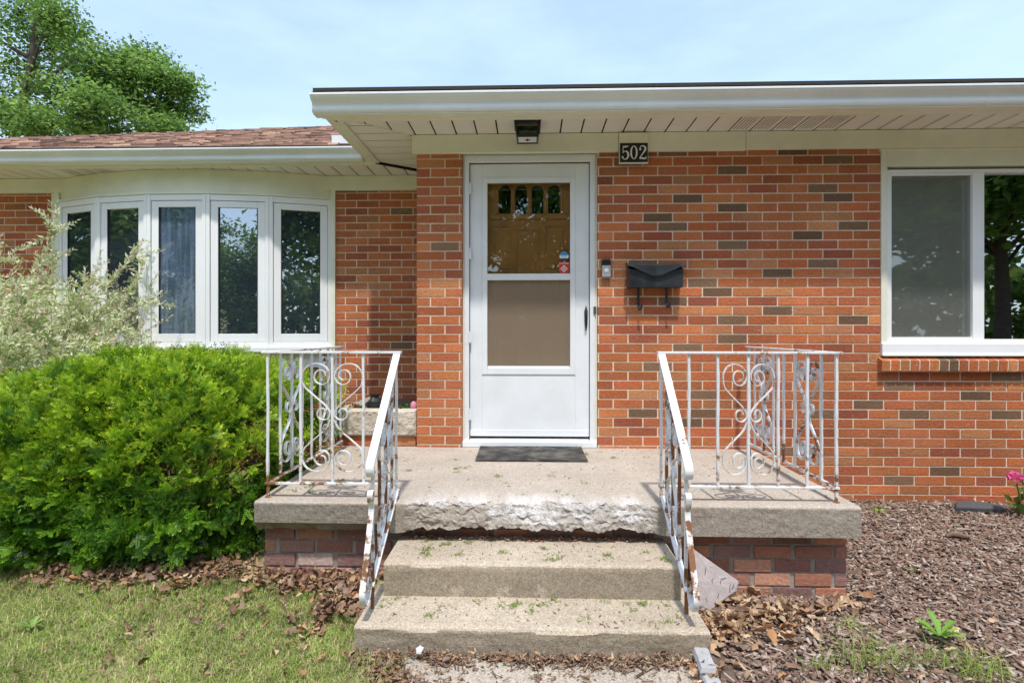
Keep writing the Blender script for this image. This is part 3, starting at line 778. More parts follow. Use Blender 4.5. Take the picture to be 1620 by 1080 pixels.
g.box(BP[0][0] - .045, BP[0][0] - .004, YL - .03, YL + .1, bz_f0 - .05, zl0 + .03); g.box(BP[0][0] - .09, BP[0][0] - .047, YL - .012, YL + .1, -.1, zl0 + .02)
g.build('head_board', M['cream'], bow, bevel=.002)
g = G(); g.prism([off(i, -.03) for i in range(6)] + PB, lambda x, y, d: (x, y, d), bz_f0 - .19, bz_f0 - .046); g.build('apron', M['oldbrick'], bow)

# ------------------------------------------------------------------ things on the wall
# house number plaque
cx, z1_, z0_, zm = px(1000.5, YW), pz(1000, 214, YW), pz(1000, 262, YW), pz(1000, 230.5, YW)
plq = thing('house_number_sign', 'small black plaque with white numerals 502 under a cream strip, on the frieze board', 'sign', (cx, YW - .03, z0_))
g = G(); g.box(cx - .105, cx + .105, YW - .052, YW - .031, z0_, z1_); g.build('backing', M['plaque'], plq, bevel=.002)
g = G(); g.box(cx - .107, cx + .107, YW - .0335, YW - .0305, z0_ - .002, z1_ + .002); g.build('painted_shadow_rim', M['dark'], plq)  # dark rim painted in as the plaque's shadow outline
g = G(); g.box(cx - .100, cx + .100, YW - .0575, YW - .0525, z0_ + .008, zm); g.build('number_panel', M['plate'], plq, bevel=.001)
def ribbon(g, P, W, y):
    P = [np.array(p) for p in P]; k = len(P); L_, R_ = [], []
    for i in range(k):
        t = P[min(i + 1, k - 1)] - P[max(i - 1, 0)]; t = t / (np.linalg.norm(t) + 1e-9); n = np.array((-t[1], t[0]))
        L_.append(P[i] + n * W[i] / 2); R_.append(P[i] - n * W[i] / 2)
    vs = [(p[0], y, p[1]) for p in L_] + [(p[0], y, p[1]) for p in R_]
    g.add(vs, [(i, i + 1, k + i + 1, k + i) for i in range(k - 1)])
def digit(ch, ox):
    g = G(); zc_ = (z0_ + .008 + zm) / 2; h = .098; s = h; y = YW - .0585
    T = lambda a, b: (ox + a * s, zc_ + (b - .5) * s)
    def rib(P, W, n=8): 
        q = catmull([T(*p) for p in P], n); w = catmull([(x, 0) for x in W], n); ribbon(g, q, [a[0] * s for a in w], y)
    def ball(a, b, r): 
        c = T(a, b); g.add([(c[0] + r * s * math.cos(t), y - .0001, c[1] + r * s * math.sin(t)) for t in np.linspace(0, 2 * math.pi, 13)[:-1]], [tuple(range(12))])
    if ch == '0':
        n = 40; o = [T(.27 * math.cos(t), .5 + .5 * math.sin(t)) for t in np.linspace(0, 2 * math.pi, n + 1)[:-1]]
        i_ = [T(.145 * math.cos(t), .5 + .45 * math.sin(t)) for t in np.linspace(0, 2 * math.pi, n + 1)[:-1]]
        g.add([(a, y, b) for a, b in o + i_], [(k, (k + 1) % n, n + (k + 1) % n, n + k) for k in range(n)])
    if ch == '5':
        rib([(-.17, .48), (-.02, .60), (.15, .54), (.22, .30), (.12, .06), (-.08, .01), (-.22, .12)], [.05, .06, .11, .14, .10, .06, .05])
        rib([(-.17, .46), (-.16, .72), (-.15, .97)], [.05, .05, .05]); rib([(-.17, .93), (.02, .93), (.22, .97)], [.10, .12, .06]); ball(-.19, .16, .075)
    if ch == '2':
        rib([(-.20, .74), (-.14, .93), (.02, .98), (.18, .88), (.19, .68), (.02, .42), (-.22, .08)], [.05, .06, .08, .13, .14, .09, .06])
        rib([(-.23, .05), (-.05, .08), (.10, .05), (.24, .07), (.26, .22)], [.08, .12, .12, .09, .03]); ball(-.17, .73, .08)
    g.build('numeral', M['paper'], plq)
for ch, ox in (('5', cx - .062), ('0', cx + .0), ('2', cx + .062)): digit(ch, ox)

# porch ceiling light
lx, ly = px(834.5, 3.9), 3.90
lamp = thing('porch_light', 'black box lantern with a white lens fixed under the soffit', 'light', (lx, ly, ZSOF))
g = G()
zt_ = ZSOF - .001; zb_ = ZSOF - .105
g.box(lx - .092, lx + .092, ly - .085, ly + .085, zt_ - .014, zt_)
for sx in (-1, 1):
    for sy in (-1, 1):
        g.add([(lx + sx * .086, ly + sy * .08, zt_ - .014), (lx + sx * .074, ly + sy * .08, zt_ - .014), (lx + sx * .074, ly + sy * .068, zt_ - .014), (lx + sx * .086, ly + sy * .068, zt_ - .014),
               (lx + sx * .074, ly + sy * .07, zb_), (lx + sx * .062, ly + sy * .07, zb_), (lx + sx * .062, ly + sy * .058, zb_), (lx + sx * .074, ly + sy * .058, zb_)],
              [(0, 1, 5, 4), (1, 2, 6, 5), (2, 3, 7, 6), (3, 0, 4, 7), (4, 5, 6, 7)])
for a in (-1, 1):
    g.box(lx - .075, lx + .075, ly + a * .071 - .005, ly + a * .071 + .005, zb_ - .008, zb_ + .006); g.box(lx + a * .07 - .005, lx + a * .07 + .005, ly - .066, ly + .066, zb_ - .008, zb_ + .006)
g.build('housing', M['black'], lamp, bevel=.001)
g = G(); g.add([(lx + a * .078, ly + b * .073, zt_ - .015) for a, b in ((-1, -1), (1, -1), (1, 1), (-1, 1))] + [(lx + a * .066, ly + b * .062, zb_ + .004) for a, b in ((-1, -1), (1, -1), (1, 1), (-1, 1))],
               [(0, 1, 5, 4), (1, 2, 6, 5), (2, 3, 7, 6), (3, 0, 4, 7)]); g.build('glass_pane', M['lampglass'], lamp)
g = G(); g.box(lx - .064, lx + .064, ly - .060, ly + .060, zb_ - .002, zb_ + .002)
g.build('lens', M['lens'], lamp)
g = G(); disc_ = [(lx + .008 * math.cos(t), ly + .008 * math.sin(t)) for t in np.linspace(0, 2 * math.pi, 9)[:-1]]
g.prism(disc_, lambda a, b, d: (a, b, d), zb_ - .012, zb_ - .0025); g.box(lx - .02, lx + .02, ly - .003, ly + .003, zb_ - .006, zb_ - .0025); g.box(lx - .003, lx + .003, ly - .02, ly + .02, zb_ - .0065, zb_ - .0028)
g.build('finial', M['black'], lamp)

# video doorbell
bx0, bx1, bz1, bzm, bz0 = px(951.5, YW), px(965.5, YW), pz(958, 411, YW), pz(958, 420.5, YW), pz(958, 438.5, YW)
db = thing('doorbell', 'slim doorbell with black top and silver lower half beside the door', 'doorbell', ((bx0 + bx1) / 2, YW, bz0))
g = G(); g.box(bx0, bx1, YW - .024, YW - .0005, bz0 - .003, bz1); g.build('body', M['black'], db, bevel=.004)
g = G(); g.box(bx0 + .001, bx1 - .001, YW - .030, YW - .0245, bz0, bzm); g.build('face_plate', M['silver'], db, bevel=.002)
g = G(); bc = (bx0 + bx1) / 2; bzc = bz0 + (bzm - bz0) * .6
for r0, r1, y in ((.017, .0145, YW - .0325), ):
    n = 24; g.add([(bc + r * math.cos(t), yy, bzc + r * math.sin(t)) for r, yy in ((r0, YW - .0301), (r0, y), (r1, y), (r1, YW - .0301)) for t in np.linspace(0, 2 * math.pi, n + 1)[:-1]],
                  [(a * n + k, a * n + (k + 1) % n, (a + 1) * n + (k + 1) % n, (a + 1) * n + k) for a in range(3) for k in range(n)])
disc(g, bc, bzc, .0125, YW - .0315, YW - .0303)
g.build('button', M['white'], db)

# mailbox
mx0, mx1 = px(989.5, YW), px(1076, YW); mz1, mz0 = pz(1030, 420, YW), pz(1030, 456.5, YW); md = .105
mb = thing('mailbox', 'black metal wall mailbox with a pointed lid flap and two paper hooks', 'mailbox', ((mx0 + mx1) / 2, YW, mz0))
g = G(); g.prism([(YW - .0005, mz0), (YW - md, mz0), (YW - md - .006, mz1 - .04), (YW - .035, mz1), (YW - .0005, mz1)], YZX, mx0 + .006, mx1 - .006); g.build('body', M['mailbox'], mb, bevel=.004)
g = G(); xs = np.linspace(mx0 - .004, mx1 + .004, 33); mc = (mx0 + mx1) / 2; hwid = (mx1 - mx0) / 2
top, bot = [], []
for x in xs:
    q = abs(x - mc) / hwid
    tip = .012 + .058 * (1 - min(1, max(0, (q - .16) / .72))) ** 1.0
    lift = .010 * q ** 2
    a = (x, YW - .006, mz1 + .012); b = (x, YW - .060, mz1 + .012 - .006 + lift * .5); c = (x, YW - md - .016 - .014 * q, mz1 - .014 + lift); d_ = (x, YW - md - .020 - .012 * q, mz1 - .014 + lift - tip)
    top.append((a, b, c, d_))
vs = [p for r_ in top for p in r_] + [(p[0], p[1] + .004, p[2] - .004) for r_ in top for p in r_]; n = len(xs); o = 4 * n
fs = [(i * 4 + j, i * 4 + 4 + j, i * 4 + 5 + j, i * 4 + 1 + j) for i in range(n - 1) for j in range(3)] + [(o + i * 4 + j, o + i * 4 + 1 + j, o + i * 4 + 5 + j, o + i * 4 + 4 + j) for i in range(n - 1) for j in range(3)]
fs += [(i * 4 + 3, i * 4 + 7, o + i * 4 + 7, o + i * 4 + 3) for i in range(n - 1)] + [(j, j + 1, o + j + 1, o + j) for j in range(3)] + [((n - 1) * 4 + j, (n - 1) * 4 + j + 1, o + (n - 1) * 4 + j + 1, o + (n - 1) * 4 + j) for j in range(3)]
g.add(vs, fs); g.build('lid', M['mailbox'], mb)
for u, v0_, v1_, k in ((1009, 456, 491, 1), (1053, 456, 487, -1)):
    g = G(); hx = px(u, YW); za, zb_ = pz(u, v0_, YW), pz(u, v1_, YW)
    g.strip(catmull([(hx, YW - .025, za + .01), (hx, YW - .022, (za + zb_) / 2), (hx + .002, YW - .020, zb_ + .035), (hx + .005, YW - .032, zb_ + .006), (hx + .009, YW - .055, zb_ + .002), (hx + .012, YW - .072, zb_ + .018), (hx + .013, YW - .074, zb_ + .04)], 5), (.016, 0, 0), .004)
    g.build('paper_hook', M['mailbox'], mb)

# ------------------------------------------------------------------ porch and steps
YF = 2.753                       # front edge of the porch slab
SX0, SX1 = px(402, YF), px(1363, YF)
STH = .150
porch = thing('front_porch', 'low brick porch with a chipped concrete slab and two concrete steps', 'porch', (.1, 3.3, 0))
nx = 520; XS_ = np.linspace(SX0, SX1, nx)
rows = []; cols_ = []
cl, cr = px(640, YF), px(1046, YF)
def sm(a, b, x): t = min(1, max(0, (x - a) / (b - a))); return t * t * (3 - 2 * t)
g = G(); nr = 15
ysurf = list(np.linspace(YW + .02, YF + .22, 12))
for x in XS_:
    m_ = sm(cl - .06, cl + .10, x + .03 * fbm(x * 12, 3)) * (1 - sm(cr - .12, cr + .03, x + .03 * fbm(x * 12, 6)))
    r_, c_ = [], []
    depth_c = .045 + .030 * abs(fbm(x * 3, 1.3)) + .02 * fbm(x * 11, 4.1)
    if x < cl + .45: depth_c *= .55 + .45 * sm(cl, cl + .5, x)
    botrag = (.03 + .07 * abs(fbm(x * 5, 9.2)) if x < -.70 else .004) 
    y_edge = YF + (depth_c if m_ > .01 else 0) * m_
    for y in ysurf:
        yy = y
        r_.append((x, yy, ZP - .0015 * fbm(x * 2, y * 2, 3))); c_.append((1, 1, 1))
    for j in range(nr):
        t = j / (nr - 1)
        # intact profile
        if t < .12: iy, iz = YF + .012 * (1 - t / .12) ** 2, ZP - .010 * (t / .12)
        else: iy, iz = YF, ZP - .010 - (STH - .010) * (t - .12) / .88
        if t > .74 and x < -.70: iy += botrag * ((t - .74) / .26) ** .6
        # broken profile: rough slope
        cy = y_edge - depth_c * m_ * (t ** .75) + .011 * fbm(x * 19, t * 5, 2.2, 5) + .007 * fbm(x * 7, t * 7, 3.2, 4) + .006 * fbm(x * 45, t * 12, 8.2, 3); cz = ZP - .004 - (STH - .03 + .020 * fbm(x * 5, 7.)) * t ** 1.15 + .014 * fbm(x * 26, t * 7, 7.7, 5) * (1 if 0 < t else .3)
        k = m_
        r_.append((x, iy * (1 - k) + cy * k + .0025 * fbm(x * 25, t * 5, 1) * (1 - k), iz * (1 - k) + cz * k))
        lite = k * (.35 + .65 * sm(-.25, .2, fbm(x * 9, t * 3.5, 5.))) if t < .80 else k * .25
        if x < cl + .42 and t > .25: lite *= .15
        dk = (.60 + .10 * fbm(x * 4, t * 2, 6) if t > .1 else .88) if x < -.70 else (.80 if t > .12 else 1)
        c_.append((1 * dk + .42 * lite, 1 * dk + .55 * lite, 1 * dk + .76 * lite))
    r_.append((x, YF + .14, r_[-1][2] + .004)); c_.append((.6, .6, .6))
    rows.append(r_); cols_.append(c_)
k = len(rows[0])
vs = [p for r_ in rows for p in r_]
fs = [(i * k + j, (i + 1) * k + j, (i + 1) * k + j + 1, i * k + j + 1) for i in range(nx - 1) for j in range(k - 1)]
fs += [tuple(range(k))[::-1], tuple((nx - 1) * k + j for j in range(k))]
# underside/back closure for the side faces
o = g.add(vs, fs); g.c = [c for r_ in cols_ for c in r_]
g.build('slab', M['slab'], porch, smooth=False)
g = G(); g.box(SX0 + .001, SX1 - .001, YF + .13, YW + .012, ZP - STH + .006, ZP - .004); g.build('slab_core', M['slab'], porch)
YB = 2.842
def worn():
    c = random.choice([(.34, .16, .125), (.27, .13, .11), (.36, .17, .12), (.25, .14, .12), (.31, .17, .145), (.42, .30, .26), (.46, .20, .13), (.22, .15, .13), (.48, .24, .16)]); k = random.uniform(.75, 1.2); return tuple(q * k for q in c)
g = G()
bricks(g, SX0 + .005, px(1343, YB), -.05, ZP - STH - .004, YB, course=.0700, st=.203, zc=ZP - STH - .038, jx=SX0 - .03, joint=.0095, depth=.1, pal=worn, wob=.0105)
for k in range(9):
    z = ZP - STH - .040 - k * .0735
    for y in np.arange(YB + .11, YW - .05, .214): g.box(px(1343, YB) - .05, px(1343, YB) + .002 * random.random(), y, min(y + .205, YW - .01), z - .032, z + .032, worn()); g.box(SX0 + .005, SX0 + .05, y, y + .205, z - .032, z + .032, worn())
g.build('brick_base', M['oldbrick'], porch, bevel=.003)
g = G(); g.box(SX0 + .012, px(1343, YB) - .008, YB + .0135, YW + .0, -.1, ZP - STH - .0005); g.build('base_core', M['oldmortar'], porch)
def step(x0, x1, yf, yb, z0, z1, name, seed):
    nx = 420; g = G(); rows = []; cc = []
    for x in np.linspace(x0, x1, nx):
        e = .008 + .006 * abs(fbm(x * 7, seed)) + .011 * sm(.18, .42, fbm(x * 3, seed + 4))
        r_ = [(x, yb, z1)] + [(x, y, z1 + .002 * fbm(x * 3, y * 3, seed)) for y in np.linspace(yb - .05, yf + .05, 6)]
        c_ = [(1, 1, 1)] * 7
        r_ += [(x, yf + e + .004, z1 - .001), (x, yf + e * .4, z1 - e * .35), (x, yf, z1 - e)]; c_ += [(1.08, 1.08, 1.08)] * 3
        for t in np.linspace(.12, 1, 26):
            r_.append((x, yf + .003 * fbm(x * 9, t * 3, seed), z1 + (z0 - z1) * t)); q = 1.0
            for (pu, pw) in ((722, .050), (797, .042), (856, .036)):
                if seed < 5 and 1 - ((x - px(pu, yf)) / pw) ** 2 - ((t - .40) / .12) ** 2 + 1.2 * fbm(x * 40, t * 20, pu) > .55 and abs(x - px(pu, yf)) < pw * 1.2 and .2 < t < .62: q = 1.42
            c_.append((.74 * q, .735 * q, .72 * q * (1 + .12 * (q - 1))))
        rows.append(r_); cc += c_
    k = len(rows[0])
    fs = [(i * k + j, (i + 1) * k + j, (i + 1) * k + j + 1, i * k + j + 1) for i in range(nx - 1) for j in range(k - 1)]
    vs = [p for r_ in rows for p in r_]
    n0 = len(vs); vs += [(x0, yb, z0), (x1, yb, z0)]; cc += [(.8, .8, .8)] * 2
    fs += [tuple(range(k))[::-1] + (n0,), tuple((nx - 1) * k + j for j in range(k)) + (n0 + 1,)]
    g.add(vs, fs); g.c = cc
    return g.build(name, M['step'], porch)
Z1, Z2 = HC - 1.043, HC - 1.190
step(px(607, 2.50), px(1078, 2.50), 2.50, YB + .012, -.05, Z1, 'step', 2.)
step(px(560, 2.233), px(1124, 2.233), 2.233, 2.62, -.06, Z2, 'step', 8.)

# planter in the alcove
plx0, plx1 = px(531, 4.11), PX0 - .006
ptop = pz(600, 648, 4.11)
planter = thing('stone_planter', 'rough limestone planter box built between the brick wall and the porch', 'planter', ((plx0 + plx1) / 2, 4.3, ZP))
g = G(); nx, nz_ = 44, 14
vs = []
for i in range(nx + 1):
    for j in range(nz_ + 1):
        x = plx0 + (plx1 - plx0) * i / nx; z = ZP + .078 + (ptop - ZP - .078) * j / nz_
        e = 0 if i in (0, nx) or j in (0, nz_) else 1
        vs.append((x, 4.115 - e * (.008 + .014 * abs(fbm(x * 16, z * 16, 1.7))), z))
fs = [(i * (nz_ + 1) + j, (i + 1) * (nz_ + 1) + j, (i + 1) * (nz_ + 1) + j + 1, i * (nz_ + 1) + j + 1) for i in range(nx) for j in range(nz_)]
g.add(vs, fs); g.box(plx0, plx1, 4.1152, 4.20, ZP + .078, ptop - .0005); g.box(plx0, plx0 + .08, 4.201, 4.9, ZP + .078, ptop - .002)
g.build('stone_face', M['stone'], planter)
g = G(); x = plx0
while x < plx1 - .02:
    w = min(.2, plx1 - x); g.box(x, x + w - .008, 4.13, 4.18, ZP + .001, ZP + .072, red()); x += .208
g.build('brick_course', M['brick'], planter, bevel=.002)
g = G(); g.box(plx0 + .082, plx1 - .002, 4.202, YL - .001, ZP, ptop - .03); g.build('soil', M['soil'], planter)
g = G(); a0 = pt(545, 644, 4.22); a1 = pt(582, 631, 4.22)
tag(G().prism([(a0[0] - .05, a0[1] - .045), (a0[0] - .04, a0[1] - .02), (a1[0], a1[1] + .012), (a1[0] + .04, a1[1]), (a1[0], a1[1] - .020), (a0[0] + .05, a0[1] - .04)], XZY, 4.23, 4.27).build('stone_slab', M['stone'], loc=(a0[0], 4.25, ptop - .05), bevel=.004), 'pale flat stone leaning inside the limestone planter', 'stone')
# small plants and objects in the planter
def leafball(name, cx, cy, z, r, h, n, cols, parent=None, size=.03, mtl='foliage'):
    V, Fq, Cc = [], [], []
    for i in range(n):
        d_ = unit(RNG.normal(size=3)); d_[2] = abs(d_[2]); p = np.array((cx, cy, z)) + d_ * np.array((r, r, h)) * RNG.uniform(.5, 1)
        a = unit(RNG.normal(size=3)); b = unit(np.cross(a, d_ + .3 * RNG.normal(size=3))); s = size * RNG.uniform(.6, 1.2)
        o = len(V); V += [p - a * s * .1, p + b * s * .35 + a * s * .5, p + a * s, p - b * s * .35 + a * s * .5]; Fq.append((o, o + 1, o + 2, o + 3)); c = np.array(cols[RNG.integers(len(cols))]) * RNG.uniform(.7, 1.2); Cc += [c] * 4
    return np_mesh(name, np.array(V), np.array(Fq), np.array(Cc), M[mtl], parent, loc=None if parent else (cx, cy, z))
GRN = [(.07, .16, .03), (.10, .22, .04), (.05, .11, .025)]
q = pt(562, 646, 4.22); fl = thing('flowering_plant', 'small plant with red flowers in the limestone planter', 'plant', (q[0], 4.25, ptop - .03))
leafball('foliage', q[0], 4.25, ptop - .03, .07, .07, 60, GRN, fl); leafball('flower', q[0], 4.24, ptop - .0, .04, .03, 40, [(.6, .03, .04), (.5, .02, .05)], fl, .022)
q = pt(640, 645, 4.22); tag(leafball('ground_plant', q[0], 4.26, ptop - .03, .09, .06, 90, GRN), 'low green plant at the right end of the limestone planter', 'plant')
q = pt(654, 645, 4.2); g = G(); g.tube([(q[0], 4.21, ptop - .01), (q[0], 4.21, ptop + .02), (q[0], 4.21, ptop + .042), (q[0], 4.21, ptop + .052)], [.022, .026, .02, .008], 12)
tag(g.build('plastic_egg', M['toy'], loc=(q[0], 4.21, ptop), smooth=True), 'small rounded pink plastic object on the planter rim against the pier', 'ornament')
q = pt(592, 645, 4.23); g = G()
vs = []; n = 14
for i, (r_, z) in enumerate([(.045, 0), (.06, .03), (.055, .07), (.03, .10), (.045, .125)]):
    for k in range(n): 
        rr = r_ * (1 + .22 * fbm(k * .9, i * 1.1, 3)); vs.append((q[0] + rr * math.cos(2 * math.pi * k / n), 4.25 + rr * math.sin(2 * math.pi * k / n), ptop - .02 + z))
g.add(vs, [(i * n + k, i * n + (k + 1) % n, (i + 1) * n + (k + 1) % n, (i + 1) * n + k) for i in range(4) for k in range(n)] + [tuple(4 * n + k for k in range(n))])
tag(g.build('plastic_bag', M['potblack'], loc=(q[0], 4.25, ptop - .02)), 'crumpled black plastic bag standing in the limestone planter', 'bag')

# door mat
MP = [pt(761, 703, 1)[0]]
def onfloor(u, v, z=ZP):
    zc = F * (HC - z) / (v - CV); t = (u - CU) / F
    # invert to world
    xc = t * zc; X = xc * math.cos(YAW) - zc * math.sin(YAW); Y = xc * math.sin(YAW) + zc * math.cos(YAW); return X, Y
mA, mB, mC, mD = [onfloor(u, v, ZP + .012) for u, v in ((752, 727), (930, 728), (918, 703.5), (761, 702))]
g = G(); n1, n2 = 40, 8; vs = []
for side in (0, 1):
    for i in range(n1 + 1):
        for j in range(n2 + 1):
            s, t = i / n1, j / n2
            x = (mA[0] * (1 - s) + mB[0] * s) * (1 - t) + (mD[0] * (1 - s) + mC[0] * s) * t; y = (mA[1] * (1 - s) + mB[1] * s) * (1 - t) + (mD[1] * (1 - s) + mC[1] * s) * t
            vs.append((x, y, ZP + (.003 if side == 0 else .012 + .003 * fbm(x * 6, y * 6, 2))))
N1 = (n1 + 1) * (n2 + 1)
fs = [(a + i * (n2 + 1) + j, a + (i + 1) * (n2 + 1) + j, a + (i + 1) * (n2 + 1) + j + 1, a + i * (n2 + 1) + j + 1) for a in (0, N1) for i in range(n1) for j in range(n2)]
for i in range(n1): fs += [(i * (n2 + 1), (i + 1) * (n2 + 1), N1 + (i + 1) * (n2 + 1), N1 + i * (n2 + 1)), (i * (n2 + 1) + n2, (i + 1) * (n2 + 1) + n2, N1 + (i + 1) * (n2 + 1) + n2, N1 + i * (n2 + 1) + n2)]
for j in range(n2): fs += [(j, j + 1, N1 + j + 1, N1 + j), (n1 * (n2 + 1) + j, n1 * (n2 + 1) + j + 1, N1 + n1 * (n2 + 1) + j + 1, N1 + n1 * (n2 + 1) + j)]
g.add(vs, fs); tag(g.build('doormat', M['rubber'], loc=((mA[0] + mB[0]) / 2, (mA[1] + mC[1]) / 2, ZP)), 'worn dark grey rubber doormat lying in front of the white door', 'doormat')

# ------------------------------------------------------------------ iron railings
YR = 2.83
def xr_at(u): return px(u, YR)
RZ1 = pz(838, 557.5, YR); RZ0 = pz(838, 767, YR)
SC = 1435.
def spiral(th, cx, cy, r, n=10):
    out = []
    tt = np.linspace(0, len(th) - 1, (len(th) - 1) * n + 1)
    K = [catmull(list(zip(q, q)), n) for q in (th, cx, cy, r)]
    for a in range(len(tt)):
        q, x_, y_, r_ = (K[i][a][0] for i in range(4)); out.append((x_ + r_ * math.cos(q * math.pi), y_ + r_ * math.sin(q * math.pi)))
    return out
BIG = spiral([1, 1.5, 2, 2.5, 3, 3.5, 4, 4.45], [510, 510, 515, 532, 541, 541, 539, 541], [265, 265, 261, 259, 258, 257, 254, 255], [100, 100, 93, 54, 44, 45, 40, 27])
CURL = spiral([-.22, 0, .5, 1, 1.5, 1.95], [566, 566, 563, 560, 556, 553], [530, 530, 530, 530, 528, 526], [46, 46, 43, 41, 37, 25])
UP = BIG[::-1][:-1] + [tuple(p) for p in catmull([BIG[0], (421, 325), (455, 362), (515, 415), (570, 462), CURL[0]], 3)[:-1]] + CURL
LO = [(a, 1113 - b) for a, b in BIG[::-1][:-1]] + [tuple(p) for p in catmull([(410, 848), (421, 788), (455, 751), (515, 698), (580, 640), (612, 575)], 4)]
def scroll_pts(P, side):
    out = []
    for a, b in P:
        out.append((side * (627 - a) / SC * 1.0, 1 - (b - 85) / 950.))
    return out    # (offset from centre bar, fraction of panel height)
def rust_fn(lowz):
    def f(p):
        return min(1.1, max(.2, .88 - (p[2] - lowz) * 1.9 + .55 * fbm(p[0] * 5, p[1] * 5, p[2] * 5)))
    return f
RUST = rust_fn(ZP)
def railing(side):
    sgn = -1 if side == 'l' else 1
    if side == 'l':
        r = thing('iron_railing', 'rusty white wrought iron railing with scrolls beside the green hedge', 'railing', (px(526, YR), YR, ZP), 'white iron porch railings')
        xa, xb = px(424, YR), px(627, YR); nb = 4; bars = [px(u, YR) for u in (424, 476, 526, 575, 627)]; cidx = [2]; xs_side = bars[0]; xh = bars[-1] + .005; posts = (0, 4)
        t0, t1 = px(415, YR), px(635, YR)
    else:
        r = thing('iron_railing', 'rusty white wrought iron railing with scrolls in front of bare brick wall', 'railing', (px(1184, YR), YR, ZP), 'white iron porch railings')
        bars = [px(u, YR) for u in (1046, 1090, 1135.5, 1184, 1231, 1277, 1323)]; cidx = [3]; xs_side = bars[-1]; xh = bars[0]; posts = (0, 6)
        t0, t1 = px(1040, YR), px(1331, YR)
    ybk = 3.97
    zbk1, zbk0 = RZ1, RZ0
    b = .0065
    def B(g, *a): return g.box(*a)
    g = G(); g.box(t0, t1, YR - .016, YR + .016, RZ1 - .006, RZ1 + .006); g.box(xs_side - .015, xs_side + .015, YR + .0165, ybk, RZ1 - .0055, RZ1 + .0055)
    g.build('top_rail', M['iron'], r, rust=lambda p: .45 + .35 * fbm(p[0] * 9, p[1] * 9, 1), bevel=.002)
    g = G(); lo_ = min(bars[0], bars[-1]) - .012; hi_ = max(bars[0], bars[-1]) + .012
    g.box(lo_, hi_, YR - .013, YR + .013, RZ0 - .006, RZ0 + .005); g.box(xs_side - .013, xs_side + .013, YR + .0135, ybk - .02, RZ0 - .0055, RZ0 + .0045)
    g.build('bottom_rail', M['iron'], r, rust=lambda p: .56 + .45 * fbm(p[0] * 9, p[1] * 9, 4), bevel=.0015)
    def twist(g, x, y, z0, z1):
        n = 12; vs = []; ph = random.random() * 6
        for i in range(n + 1):
            z = z0 + (z1 - z0) * i / n; a = .10 * math.sin(i * 1.3 + ph) + .05; w = b * (1 + .10 * math.sin(i * 2.1 + ph))
            for k in range(4): q = a + math.pi / 4 + k * math.pi / 2; vs.append((x + w * 1.41 * math.cos(q) + .0012 * math.sin(i * .9 + ph), y + w * 1.41 * math.sin(q), z))
        g.add(vs, [(i * 4 + k, i * 4 + (k + 1) % 4, i * 4 + 4 + (k + 1) % 4, i * 4 + 4 + k) for i in range(n) for k in range(4)] + [(3, 2, 1, 0), tuple(n * 4 + k for k in range(4))])
    for i, x in enumerate(bars):
        g = G(); post = i in posts
        twist(g, x, YR, (ZP + .001) if post else RZ0 + .004, RZ1 - .005)
        if post: g.tube([(x, YR, ZP + .0005), (x, YR, ZP + .006)], .016, 8)
        g.build('post' if post else 'baluster', M['iron'], r, rust=RUST, bevel=.0012)
    sy = [2.973, 3.118, 3.262, 3.405, 3.548, 3.690, 3.835]
    for i, y in enumerate(sy):
        g = G(); twist(g, xs_side, y, RZ0 + .004, RZ1 - .005); g.build('baluster', M['iron'], r, rust=RUST, bevel=.0012)
    g = G(); twist(g, xs_side, ybk - .04, ZP + .001, RZ1 - .005); g.build('post', M['iron'], r, rust=RUST)
    def scr(P, fn, wv):
        for sd_ in (-1, 1):
            q = [fn(*p) for p in scroll_pts(P, sd_)]
            g = G().strip(q, wv, .0042); g.build('scroll', M['iron'], r, rust=lambda p: .5 + .35 * fbm(p[0] * 9, p[1] * 9, p[2] * 9))
    H = RZ1 - RZ0
    k = (bars[1] - bars[0]) / (229 / SC) * .965
    for c in cidx:
        for P in (UP, LO): scr(P, lambda a, f, c=c: (bars[c] + a * k, YR, RZ0 + f * H), (0, .016, 0))
    for yc in (sy[1], sy[5]):
        for P in (UP, LO): scr(P, lambda a, f, yc=yc: (xs_side, yc + a * k * .93, RZ0 + f * H), (.016, 0, 0))
    # sloping hand rail in the plane x = xh
    yt, yb_, zt_, zb_ = YR - .005, 2.347, RZ1 - .004, HC - .557
    yf_ = 2.382
    g = G()
    dd = np.array((yb_ - yt, zb_ - zt_)); dd /= np.linalg.norm(dd); nn_ = np.array((-dd[1], dd[0])); rc = .036
    cc0 = np.array((yb_, zb_)) + nn_ * rc; a0 = math.atan2(-nn_[1], -nn_[0])
    hp = [(xh, yt, zt_), (xh, (yt + yb_) / 2, (zt_ + zb_) / 2)]
    for q in np.linspace(0, 3.3, 17): hp.append((xh, cc0[0] + rc * (1 - .06 * q) * math.cos(a0 + q), cc0[1] + rc * (1 - .06 * q) * math.sin(a0 + q)))
    g.strip(hp, (.036, 0, 0), .011); g.build('handrail', M['iron'], r, rust=lambda p: .30 + .5 * max(0, zb_ + .03 - p[2]) * 4 + .2 * fbm(p[0] * 9, p[1] * 9, 1), bevel=.002)
    g = G(); twist(g, xh, yf_, Z2 + .001, zb_ + .02); g.build('post', M['iron'], r, rust=lambda p: 1.3 - (p[2] - Z2) * 2.4 + .3 * fbm(p[1] * 9, p[2] * 9, 1))
    def rail_at(y): return zt_ + (zb_ - zt_) * (y - yt) / (yb_ - yt)
    zs0, zs1 = ZP + .045, Z2 + .115
    def str_at(y): return zs0 + (zs1 - zs0) * (y - YR) / (yf_ - YR)
